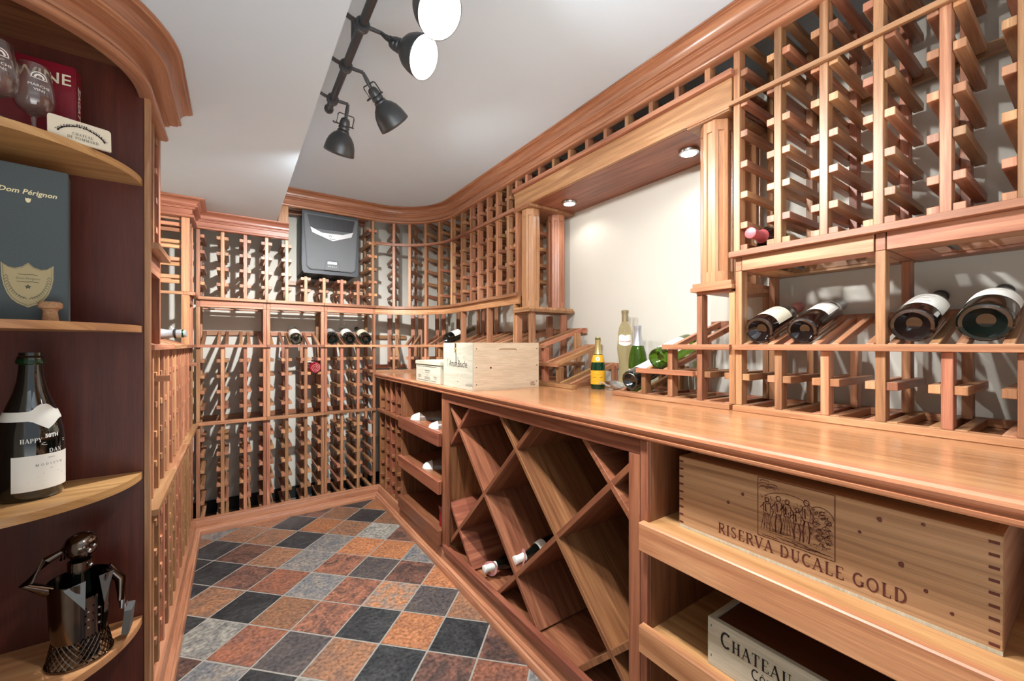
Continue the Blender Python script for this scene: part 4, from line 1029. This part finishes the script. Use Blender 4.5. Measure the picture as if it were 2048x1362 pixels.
t = thing('wooden_box', 'small cream wooden wine box with printed label left of the large crate', 'wooden box', (.870, 1.935, .9152), rot=(0, 0, math.radians(1.0)))
part('box_body', boxbm((0, 0, 0), (.24, .318, .096), .002), 'pine_white', t, g=1)
part('lid', boxbm((-.004, -.004, .0965), (.244, .322, .119), .003), 'pine_white', t, g=1)
part('end_frame', merge(boxbm((.03, -.002, .012), (.036, -.0002, .09)), boxbm((.03, -.002, .012), (.22, -.0002, .016)), boxbm((.03, -.002, .086), (.22, -.0002, .09))), 'tanfoil', t)
bm = bmesh.new()
for z, w in ((.020, .13), (-.003, .13)): ribbon(bm, [(-w, z+.028), (w, z+.028)], .0016 if z > 0 else .0001)
ribbon(bm, [(-.138, .038), (.120, .038)], .0022); ribbon(bm, [(-.138, -.038), (.110, -.038)], .0016)
for z, w in ((.016, .036), (.006, .030), (-.008, .012), (-.018, .036), (-.023, .034), (-.028, .038)): ribbon(bm, [(-w, z), (-w*.4, z+.0005), (w*.5, z-.0004), (w, z)], .0020 if z > .01 else .0012)
for z in (-.010, -.016, -.022): ribbon(bm, [(-.125, z), (-.088, z)], .0012)
for i in range(4): ribbon(bm, arcp(.088+.010*i, -.020, .004, .008, 10*i, 250+25*i, 8), .0016)
part('printed_label', bm, 'khaki_ink', t, (-.0006, .159, .050), nx)

# ------------------------------------------------------------------ wooden cases on the right trays
t = thing('wine_case', 'long knotty pine wine case with dovetailed corners, branded engraving and large lettering', 'wooden case', (.930, .088, .6634))
part('front_board', boxbm((0, 0, 0), (.016, .526, .176), .0008), 'oldpine', t, g=1)
part('end_board', boxbm((.0162, 0, 0), (.46, .016, .176)), 'oldpine', t, g=0); part('end_board', boxbm((.0162, .51, 0), (.46, .526, .176)), 'oldpine', t, g=0)
part('back_board', boxbm((.4602, 0, 0), (.474, .526, .176)), 'oldpine', t, g=1); part('lid', boxbm((.0162, .0162, .162), (.46, .5098, .174)), 'oldpine', t, g=1)
for yy in (.003, .514):
    for i in range(9): part('dovetail', boxbm((-.0003, yy, .010+.019*i), (.001, yy+.011, .0145+.019*i)), 'brownink', t)
bm = boxbm((-.0004, .0, .0), (.0005, .526, .006)); part('pale_edge', bm, 'pine_white', t)
def onface(bm_, yc, zc, nm='lettering', mt='brownink', dx=-.0002): return part(nm, bm_, mt, t, (dx, yc, zc), nx)
onface(fit_serif('RISERVA DUCALE GOLD', .0235, .325), .263, .033)
bm = bmesh.new()
X0, X1, Z0_, Z1_ = -.068, .068, -.062, .062
ribbon(bm, [(X0, Z0_), (X1, Z0_)], .0014); ribbon(bm, [(X0, Z1_), (X1, Z1_)], .0012); ribbon(bm, [(X0, Z0_), (X0, Z1_)], .0014); ribbon(bm, [(X1, Z0_), (X1, Z1_)], .0016)
rg = random.Random(11)
def fig(bx, h, skirt):
    bz = -.045+rg.uniform(-.006, .004); ribbon(bm, arcp(bx, bz+h*.92, h*.055, h*.065, 0, 360, 8), .0018)
    ribbon(bm, [(bx-.007, bz+h*.80), (bx, bz+h*.86), (bx+.007, bz+h*.80), (bx+.006, bz+h*.5), (bx-.006, bz+h*.5), (bx-.007, bz+h*.80)], .0014)
    ribbon(bm, [(bx-.003, bz+h*.78), (bx-.002, bz+h*.55)], .0026)
    if skirt:
        for q in range(5): ribbon(bm, [(bx-.005+.0025*q, bz+h*.5), (bx-.012+.006*q, bz)], .0010)
    else:
        ribbon(bm, [(bx-.003, bz+h*.5), (bx-.006, bz+h*.25), (bx-.005, bz)], .0026); ribbon(bm, [(bx+.003, bz+h*.5), (bx+.006, bz+h*.25), (bx+.004, bz)], .0026)
    ribbon(bm, [(bx+.006, bz+h*.78), (bx+.013, bz+h*.62), (bx+.010, bz+h*.5)], .0016); ribbon(bm, [(bx-.006, bz+h*.78), (bx-.013, bz+h*.64)], .0016)
for bx, h, s_ in ((-.050, .070, True), (-.028, .078, False), (-.012, .072, True), (.006, .066, False), (.022, .086, False)): fig(bx, h, s_)
for i in range(16): ribbon(bm, arcp(.050+rg.uniform(-.012, .012), rg.uniform(-.03, .022), .006, .004, rg.uniform(0, 180), rg.uniform(200, 420), 6), .0012)
for i in range(26):
    x_ = rg.uniform(X0, X1-.03); z_ = rg.uniform(Z0_+.002, -.040); ribbon(bm, [(x_, z_), (x_+.014, z_+.0006), (x_+.028, z_)], .0007)
for i in range(9): ribbon(bm, arcp(rg.uniform(-.062, -.035), rg.uniform(.040, .056), .009, .003, 0, 200, 6), .0011)
ribbon(bm, arcp(-.01, .018, .045, .022, 20, 160, 12), .0012); ribbon(bm, arcp(.045, .010, .022, .022, 10, 130, 10), .0014)
for i in range(150):
    x_ = rg.uniform(-.060, .035); z_ = rg.uniform(-.046, .028); a_ = rg.uniform(60, 120) if rg.random() < .6 else rg.uniform(0, 180); l_ = rg.uniform(.003, .008)
    ribbon(bm, [(x_, z_), (x_+l_*math.cos(math.radians(a_)), z_+l_*math.sin(math.radians(a_)))], .0008)
for i in range(90):
    x_ = rg.uniform(.030, .064); z_ = rg.uniform(-.05, .026); ribbon(bm, arcp(x_, z_, .003, .0022, rg.uniform(0, 90), rg.uniform(150, 300), 4), .0008)
onface(bm, .270, .112, 'engraving')
KNOTS = ((.137, .152, .0045), (.109, .086, .005), (.080, .056, .0035), (.401, .098, .004), (.369, .126, .004), (.083, .163, .003), (.051, .035, .003), (.165, .120, .003))
for y_, z_, r_ in KNOTS:
    part('knot', lathe([(0, 0), (r_, 0), (r_*.8, .0005), (0, .0006)], 12), 'brownink', t, (-.0001, y_, z_), (0, -PI/2, .3))
t = thing('wine_case', 'pale wine case lettered in small capitals on the middle pull-out tray', 'wooden case', (.905, -.22, .3855))
part('front_board', boxbm((0, 0, 0), (.012, .744, .108), .0006), 'pine_white', t, g=1)
part('end_board', boxbm((.0122, .732, 0), (.40, .744, .106)), 'pine_white', t, g=0); part('end_board', boxbm((.0122, 0, 0), (.40, .012, .106)), 'pine_white', t, g=0)
part('lid', boxbm((.0122, .0122, .094), (.40, .7318, .101)), 'panel', t, g=1); part('back_board', boxbm((.4002, 0, 0), (.412, .744, .106)), 'pine_white', t, g=1)
bm, w = serif('Chateau de F', .034, .026, sx=.92); o = part('lettering', bm, 'ink', t, (-.0003, .724-.010-w/2, .075), nx)
bm, w2 = serif("Côte d'", .0215, .0165, sx=.95); o = part('lettering', bm, 'ink', t, (-.0003, .648-w2/2, .040), nx)
for z_ in (.02, .088): part('nail_head', boxbm((-.0004, .735, z_), (0, .7365, z_+.005)), 'ink', t)

# ------------------------------------------------------------------ things in the pull-out trays
def stone(label, x, y, z, s=1.0, rz=0):
    t = thing('polished_stone', label, 'stone', (x, y, z), 'polished stones in the trays', (0, 0, rz))
    def egg(u0, u1, n=10):
        bm = bmesh.new(); rings = []
        for i in range(n+1):
            u = u0+(u1-u0)*i/n; x_ = u*.26*s; w = (.057*math.sin(min(1, u*1.15)**.42*PI/2) if u < .87 else .057)*s; w = max(w, .0006); 
            if u > .6: w *= math.sqrt(max(0.02, 1-((u-.6)/.42)**2))
            rings.append([bm.verts.new((x_, w*math.cos(a), max(-.0, .85*w*math.sin(a)+.0) if math.sin(a) > 0 else 0)) for a in [2*PI*k/20 for k in range(20)]])
        for A, B in zip(rings[:-1], rings[1:]):
            for k in range(20):
                try: bm.faces.new((A[k], A[(k+1) % 20], B[(k+1) % 20], B[k]))
                except ValueError: pass
        bm.faces.new(rings[0]); bm.faces.new(rings[-1][::-1]); bmesh.ops.remove_doubles(bm, verts=bm.verts, dist=1e-6); bmesh.ops.recalc_face_normals(bm, faces=bm.faces); return bm
    part('stone_body', egg(.2, 1.0), 'stone', t, sm=60); part('white_tip', egg(.0, .2, 6), 'stonewhite', t, sm=60)
stone('mottled brown stone with a white tip at the back of the top tray', .895, 2.435, .6608, 1.15, math.radians(-24))
stone('mottled brown stone with a white tip at the front of the top tray', .882, 2.120, .6608, 1.0, math.radians(-18))
stone('mottled brown stone with a white tip alone on the middle tray', .885, 2.215, .4168, 1.1, math.radians(-20))
t = thing('gift_box', 'small dark red box standing in the lowest pull-out tray', 'box', (.893, 1.920, .1664))
part('box_body', boxbm((0, 0, 0), (.10, .075, .085), .001), 'redbox', t); part('lid', boxbm((-.003, -.003, .0852), (.103, .078, .108), .001), 'redbook', t)

# ------------------------------------------------------------------ cooling unit
t = thing('cooling_unit', 'charcoal wall-mounted wine cellar cooling unit with silver chevron on the back wall', 'cooling unit', (.55, 3.37, 1.60))
x0, x1, zb, zt = .372, .735, 1.608, 2.030
mesh_obj('housing', boxbm((x0+.006, 3.085, zb+.006), (x1-.006, 3.377, zt-.012), .008), 'cool_side', t)
fr_ = [(x0, zb+.02), (x0+.012, zb), (x1-.012, zb), (x1, zb+.02), (x1, zt), (x0, zt)]
mesh_obj('front_frame', prism(fr_, 3.050, 3.0845, 'y'), 'cool_body', t)
fc = [(x0+.028, zb+.046), (x0+.046, zb+.026), (x1-.040, zb+.026), (x1-.024, zb+.046), (x1-.006, zt-.020), (x0+.008, zt-.020)]
bm = prism(fc, 3.034, 3.0498, 'y'); bmesh.ops.bevel(bm, geom=[e for e in bm.edges], offset=.004, segments=2, affect='EDGES'); mesh_obj('front_panel', bm, 'cool_front', t)
gr = [(x0+.050, zt-.120), (x0+.030, zt-.030), (x1-.028, zt-.030), (x1-.045, zt-.115)]
mesh_obj('grille', prism(gr, 3.031, 3.0338, 'y'), 'cool_dark', t)
for i in range(3): wb(t, 'grille_rib', (x0+.09+.09*i, 3.0295, zt-.110), (x0+.092+.09*i, 3.0309, zt-.035), 'cool_body', ch=0)
cv = [(x0+.050, zt-.118), (x0+.058, zt-.150), ((x0+x1)/2+.01, zt-.198), (x1-.050, zt-.152), (x1-.044, zt-.114), ((x0+x1)/2+.01, zt-.152)]
cv = [(x0+.047, zt-.112), (x0+.060, zt-.148), ((x0+x1)/2+.006, zt-.192), (x1-.052, zt-.148), (x1-.040, zt-.112), ((x0+x1)/2+.07, zt-.140), ((x0+x1)/2-.06, zt-.143)]
mesh_obj('chevron', prism(cv, 3.0275, 3.0306, 'y'), 'silver', t)
o = text_obj(t, 'W', .022, Vector((.545, 3.0272, zt-.160))-Vector(t.location), (PI/2, 0, 0), 'cool_side')
bm = bmesh.new(); ribbon(bm, [(-.02, 0), (.02, 0)], .003); part('lettering', bm, 'cool_side', t, Vector((.558, 3.0272, zt-.178))-Vector(t.location), (PI/2, 0, 0))
kp = [(.505, zb+.028), (.518, zb+.088), (.526, zb+.094), (.588, zb+.094), (.596, zb+.088), (.608, zb+.028)]
mesh_obj('control_panel', prism(kp, 3.0305, 3.0337, 'y'), 'cool_front', t)
bm = bmesh.new()
kl = kp+[kp[0]]; ribbon(bm, [(p[0], p[1]) for p in kl], .0022); part('panel_seam', bm, 'cool_dark', t, Vector((0, 3.0304, 0))-Vector(t.location), (PI/2, 0, 0))
wb(t, 'display', (.528, 3.0290, zb+.070), (.586, 3.0304, zb+.086), 'lcd', ch=.0005)
for i in range(5): wb(t, 'button', (.528+.0125*i, 3.0292, zb+.048), (.536+.0125*i, 3.0304, zb+.057), 'greyplate', ch=.0004)
for i in range(2): wb(t, 'side_vent', (x0-.0012, 3.056+.012*i, zb+.05), (x0-.0002, 3.061+.012*i, zb+.26), 'cool_dark', ch=0)

# ------------------------------------------------------------------ strip lights above the displays
def strip(lab, x, y, L, rz):
    t = thing('strip_light', lab, 'light', (x, y, 1.372), 'unlit strip lights over the displays', (0, 0, rz))
    part('fixture', tube_mesh([(-L/2, 0, 0), (L/2, 0, 0)], .007, 12), 'cool_body', t, sm=40); part('end_cap', tube_mesh([(-L/2-.012, 0, 0), (-L/2-.0002, 0, 0)], .010, 14), 'ink', t, sm=40)
    part('tube', tube_mesh([(-L/2+.01, -.010, -.009), (L/2-.01, -.010, -.009)], .0045, 10), 'greyplate', t, sm=40)
strip('short dark strip light under the ledge above the two left slanted bottles', 1.45, .560, .13, 0)
strip('short dark strip light under the ledge above the two near slanted bottles', 1.45, .225, .13, 0)

# ------------------------------------------------------------------ things on the curved shelves
t = thing('book', 'dark red wine guide box standing on the top curved shelf behind the glasses', 'book', (-.312, 1.380, 1.5742))
part('cover', boxbm((-.225, 0, 0), (0, .042, .203), .002), 'redbook', t)
part('cover_lettering', text_bm('ZAGAT WINE', .036, 1.0, bold=.0003), 'cream', t, (-.118, -.0012, .166), (PI/2, 0, 0))
part('spine_lettering', text_bm('ZAGAT WINE', .024, .95, shear=.1, bold=.0006), 'white', t, (.0008, .021, .095), (PI/2, PI/2, PI/2))
t = thing('plaque', 'ivory plaque with black scrollwork and chateau lettering leaning on the top shelf', 'plaque', (-.334, 1.288, 1.5744), rot=(math.radians(-6), 0, math.radians(21)))
pl = [(0, 0), (.100, 0)]+[(.094+.006*math.cos(a), .044+.006*math.sin(a)) for a in (0, .5, 1.0, PI/2)]+[(.006+.006*math.cos(a), .044+.006*math.sin(a)) for a in (PI/2, 2.1, 2.6, PI)]
part('card', prism(pl, 0, .006, 'y'), 'tile_card', t)
part('lettering', fit_serif('CHATEAU', .0062, .034), 'khaki_ink', t, (.054, -.0005, .0185), (PI/2, 0, 0)); part('lettering', fit_serif('DE POMMARD', .0062, .050), 'khaki_ink', t, (.054, -.0005, .0095), (PI/2, 0, 0))
bm = bmesh.new()
for sgn in (-1, 1):
    ribbon(bm, [(sgn*p[0], p[1]) for p in arcp(0, -.016, .040, .030, 20, 88, 14)], [.0022+.0012*math.sin(i*1.9) for i in range(15)])
    for i in range(9):
        a = math.radians(22+7.5*i); cx_, cz_ = .041*math.cos(a), -.016+.031*math.sin(a); ribbon(bm, [(sgn*(cx_+p[0]), cz_+p[1]) for p in arcp(0, 0, .0032, .0026, 40*i, 40*i+280, 7)], .0010)
for k in range(5): ribbon(bm, [(-.006+.003*k, .014), (-.008+.004*k, .0205)], .0014)
part('scrollwork', bm, 'ink', t, (.052, -.0006, .0225), (PI/2, 0, 0))
def goblet(label, x, y, s, rz):
    t = thing('wine_glass', label, 'wine glass', (x, y, 1.5743), 'etched glasses on the top shelf', (0, 0, rz))
    P = [(0, 0), (.031, 0), (.031, .0015), (.012, .004), (.0045, .010), (.0038, .030), (.0045, .045), (.012, .050), (.024, .058), (.0315, .072), (.0340, .090), (.0325, .115), (.0285, .145), (.0265, .162), (.0258, .162), (.0278, .145), (.0318, .115), (.0332, .090), (.0305, .073), (.0225, .0595), (.010, .054), (0, .053)]
    part('glass_bowl', lathe([(r*s, z*s) for r, z in P], 40), 'goblet', t, sm=50)
    bm = bmesh.new(); ribbon(bm, arcp(0, .004, .011, .012, 0, 180, 14), .0016); ribbon(bm, arcp(0, .004, .006, .007, 0, 180, 10), .0030); ribbon(bm, [(-.012, .003), (.012, .003)], .0014)
    part('etching', wrap(bm, .0318*s, .122*s, dr=.0018), 'white', t)
    part('etched_lettering', wrap(merge(text_bm('MARCHE', .0075, 1.1)), .0330*s, .108*s, dr=.0012), 'white', t); part('etched_lettering', wrap(text_bm('VINS', .0075, 1.1), .0335*s, .098*s, dr=.0012), 'white', t)
va = math.atan2(-1.3, .36)
goblet('etched stemmed glass nearer the ivory plaque on the top curved shelf', -.362, 1.318, .93, va+.25)
goblet('etched stemmed glass at the left picture edge on the top curved shelf', -.400, 1.262, .96, va+.25)

t = thing('presentation_box', 'tall slate grey champagne box with gold name and shield label on second shelf', 'box', (-.3178, 1.352, 1.1722), rot=(0, 0, math.radians(10)))
part('box_body', boxbm((-.175, 0, 0), (0, .06, .3435), .002), 'boxgrey', t)
part('lettering', text_bm('Dom Pérignon', .0150, .95, shear=.25, bold=.0003), 'goldprint', t, (-.060, -.0012, .284), (PI/2, math.radians(0), 0))
sh0 = lambda k: [(-.0545*k, .030*k), (-.040*k, .022*k), (-.027*k, .020*k), (-.012*k, .024*k), (0, .032*k), (.012*k, .024*k), (.027*k, .020*k), (.040*k, .022*k), (.0535*k, .030*k)]+[(.0545*k*math.cos(a)**.8, .020*k-.072*k*math.sin(a)) for a in (.25, .5, .75, 1.0, 1.25)]+[(0, -.056*k)]+[(-.0545*k*math.cos(a)**.8, .020*k-.072*k*math.sin(a)) for a in (1.25, 1.0, .75, .5, .25)]
sh = lambda k: [(p[0]*.70, p[1]*1.12) for p in sh0(k)]
part('shield_label', prism([(p[0], p[1]) for p in sh(1)], -.0010, -.0002, 'y'), 'khaki', t, (-.060, 0, .093))
part('gold_shield', prism(sh(.11), -.0010, -.0002, 'y'), 'goldprint', t, (-.060, 0, .268))
bm = bmesh.new(); P_ = sh(.93); ribbon(bm, P_+[P_[0]], .0007)
for sgn in (-1, 1):
    for i in range(12):
        a = .15+i*.115; x_, z_ = .031*math.cos(a), .012-.055*math.sin(a); ribbon(bm, [(sgn*(x_-.003), z_-.002), (sgn*(x_+.0005), z_+.0025), (sgn*(x_+.003), z_-.001)], .0012)
for z_, w_ in ((.010, .014), (-.006, .016)): ribbon(bm, [(-w_, z_), (-w_*.3, z_-.001), (w_*.4, z_+.0005), (w_, z_-.001)], .0012)
for q in range(5):
    a = PI/2+q*4*PI/5; b__ = PI/2+(q+1)*4*PI/5; ribbon(bm, [(.0045*math.cos(a), -.017+.0045*math.sin(a)), (.0045*math.cos(b__), -.017+.0045*math.sin(b__))], .0014)
part('label_print', bm, 'khaki_ink', t, (-.060, -.0012, .093), (PI/2, 0, 0))
part('lettering', text_bm('Dom Pérignon', .0062, .95, shear=.25), 'khaki_ink', t, (-.060, -.0013, .094), (PI/2, 0, 0))

t = thing('champagne_cork', 'mushroom-shaped champagne cork standing before the slate grey box', 'cork', (-.3385, 1.322, 1.1722))
part('cork_body', lathe([(0, 0), (.0125, 0), (.0135, .002), (.0120, .012), (.0112, .022), (.0130, .027), (.0180, .029), (.0192, .033), (.0188, .040), (.0150, .0435), (0, .0445)], 28), 'cork', t, sm=45)

b = bottle('large engraved champagne bottle with white labels on the third curved shelf', (-.388, 1.395, .7732), (0, 0, 1), CHAMP, 'glass_dark', None, .2, 'paper', (.022, .098), 62, 1.03, None, face=(.725, -.688, 0), sr=1.17)
RB = .0445*1.03*1.17
lb = bmesh.new(); n = 40; A_, B_ = [], []
rows = []
for i in range(n+1):
    u = -PI+2*PI*i/n; c_ = max(0, 1-abs(u)/.55); top = .192+.014*min(1, c_*1.7); bot = .172-.020*c_; rw = []
    for k in range(9):
        zz = top+(bot-top)*k/8; R = rad(CHAMP, zz)*1.03*1.17+.0012; rw.append(lb.verts.new((R*math.cos(u), R*math.sin(u), zz*1.03)))
    rows.append(rw)
for i in range(n):
    for k in range(8): lb.faces.new((rows[i][k], rows[i][k+1], rows[i+1][k+1], rows[i+1][k]))
part('neck_label', lb, 'paper', b, sm=50)
part('lip', lathe([(.0195, .302), (.0228, .305), (.0232, .311), (.0215, .316), (.0195, .317)], 30), 'glass_dgreen', b, sm=40)
part('lettering', wrap(serif('MODICVM', .0045, sx=1.3, gap=.5)[0], RB, .078, .06), 'ink', b)
part('lettering', wrapp(serif('HAPPY', .0095, sx=.85)[0], .134, -.52), 'white', b); part('lettering', wrapp(text_bm('50TH', .0115, .9, bold=.0006), .141, .10), 'white', b)
part('lettering', wrapp(serif('DAN', .009, sx=1.1)[0], .1075, .22), 'white', b)
bm = bmesh.new(); ribbon(bm, [(-.024, 0), (-.02, .003), (.024, .004)], .0008); ribbon(bm, [(-.024, 0), (-.018, -.002), (.024, .000)], .0008); part('engraving', wrapp(bm, .124, .2), 'white', b)
bm = bmesh.new()
for z_, w_ in ((.030, .006), (.006, .002), (-.004, .014), (-.010, .022), (-.020, .036)): ribbon(bm, [(-w_, z_), (w_, z_)], .0009)
part('label_print', wrap(bm, RB, .062, .06), 'khaki_ink', b)

# ------------------------------------------------------------------ metal figure bottle holder
t = thing('metal_figurine', 'polished metal waiter figure bottle holder carrying a case on the bottom curved shelf', 'figurine', (-.306, 1.385, .3773), rot=(0, 0, math.radians(-52)))
# local: +x faces the room (toward the viewer's right), y to the figure's left
def shell(prof, seg=36, hole_rows=0):
    return lathe(prof, seg)
sk = bmesh.new()   # perforated skirt: lattice of rings and diagonal strips
for k in range(30):
    for sg in (1, -1):
        pts = []
        for i in range(9):
            u = i/8; a = 2*PI*k/30+sg*u*.75; r = .056-.010*u; pts.append((r*math.cos(a), r*math.sin(a), .004+.052*u))
        tube_mesh(pts, .0013, 4, sk)
part('perforated_skirt', sk, 'gunmetal', t)
part('skirt_rim', merge(lathe([(.0555, 0), (.0585, 0), (.0585, .005), (.0555, .005), (.0555, 0)], 36)), 'gunmetal', t)
part('coat', lathe([(.047, .055), (.050, .085), (.052, .125), (.053, .160), (.055, .190), (.053, .190), (.050, .160), (.049, .125), (.047, .085), (.044, .055)], 40, PI*1.72, PI*.14), 'gunmetal', t, sm=60)
part('apron', lathe([(.0405, .004), (.0415, .06), (.0430, .14), (.0440, .150)], 24, 1.0, -.5), 'glass_brown', t, sm=60)
part('lapel', prism([(-.004, -.028), (.030, .030), (-.006, .036)], 0, .0012), 'greyplate', t, (.052, .018, .158), (PI/2-.15, 0, PI/2+.35)); part('lapel', prism([(.004, -.028), (-.030, .030), (.006, .036)], 0, .0012), 'greyplate', t, (.050, -.020, .158), (PI/2-.15, 0, PI/2-.35))
for i in range(3):
    for sg in (1, -1): part('button', lathe([(0, 0), (.0028, 0), (.0024, .002), (0, .003)], 10), 'chrome', t, (.0505, sg*.010, .085+.018*i), (0, PI/2, 0))
part('neck', lathe([(.020, .150), (.017, .180), (.0165, .215), (.0, .215)], 24), 'glass_dark', t, sm=50)
part('collar', lathe([(.0185, .208), (.0215, .209), (.0215, .229), (.0185, .230)], 30), 'gunmetal', t, sm=40)
part('collar_knob', lathe([(0, 0), (.004, .002), (.0045, .006), (0, .0095)], 12), 'chrome', t, (.022, .006, .219), (0, PI/2, .2), sm=60)
hd = part('head', lathe([(0, -.030), (.016, -.026), (.027, -.012), (.030, .004), (.026, .020), (.014, .030), (0, .033)], 30), 'gunmetal', t, (.004, 0, .262), (0, .25, 0), sm=60)
for p, r in (((.030, .008, .012), .004), ((.033, -.001, .004), .0055), ((.028, -.010, .014), .0032)):
    part('face_knob', lathe([(0, -r), (r*.7, -r*.7), (r, 0), (r*.7, r*.7), (0, r)], 12), 'chrome', hd, p, sm=60)
for i in range(7): part('hair_strand', tube_mesh([(-.004, -.012+.004*i, .030), (-.022, -.016+.0055*i, .016), (-.032, -.018+.006*i, -.010), (-.030, -.018+.006*i, -.040)], .0022, 6), 'glass_dark', hd, sm=60)
part('arm', tube_mesh([(.0, .050, .185), (.012, .072, .150), (.022, .070, .098)], [.012, .0115, .008], 14), 'gunmetal', t, sm=50); part('hand', tube_mesh([(.022, .070, .097), (.024, .069, .085), (.028, .066, .078)], [.006, .005, .004], 8), 'chrome', t, sm=50)
part('arm', tube_mesh([(-.008, -.050, .180), (-.020, -.082, .212), (-.012, -.052, .252), (-.004, -.030, .262)], [.011, .011, .009, .006], 14), 'gunmetal', t, sm=50)
part('carried_case', boxbm((0, -.024, -.030), (.014, .024, .030), .001), 'greyplate', t, (.026, .074, .048), (0, .1, .9))
part('case_handle', tube_mesh([(.0, -.012, 0), (.0, -.010, .012), (.0, .010, .012), (.0, .012, 0)], .002, 8), 'chrome', t, (.031, .074, .076), (0, 0, .9))

# loose slats poking out of the left rack
for y, lab in ((1.735, 'loose wooden slat poking out of the near left rack'), (2.885, 'loose wooden slat poking out of the far left rack')):
    t = thing('loose_slat', lab, 'wooden slat', (-.19, y, 1.012))
    part('slat', boxbm((-.25, -.010, -.010), (.016, .010, .010), .001), 'rack', t, g=0)
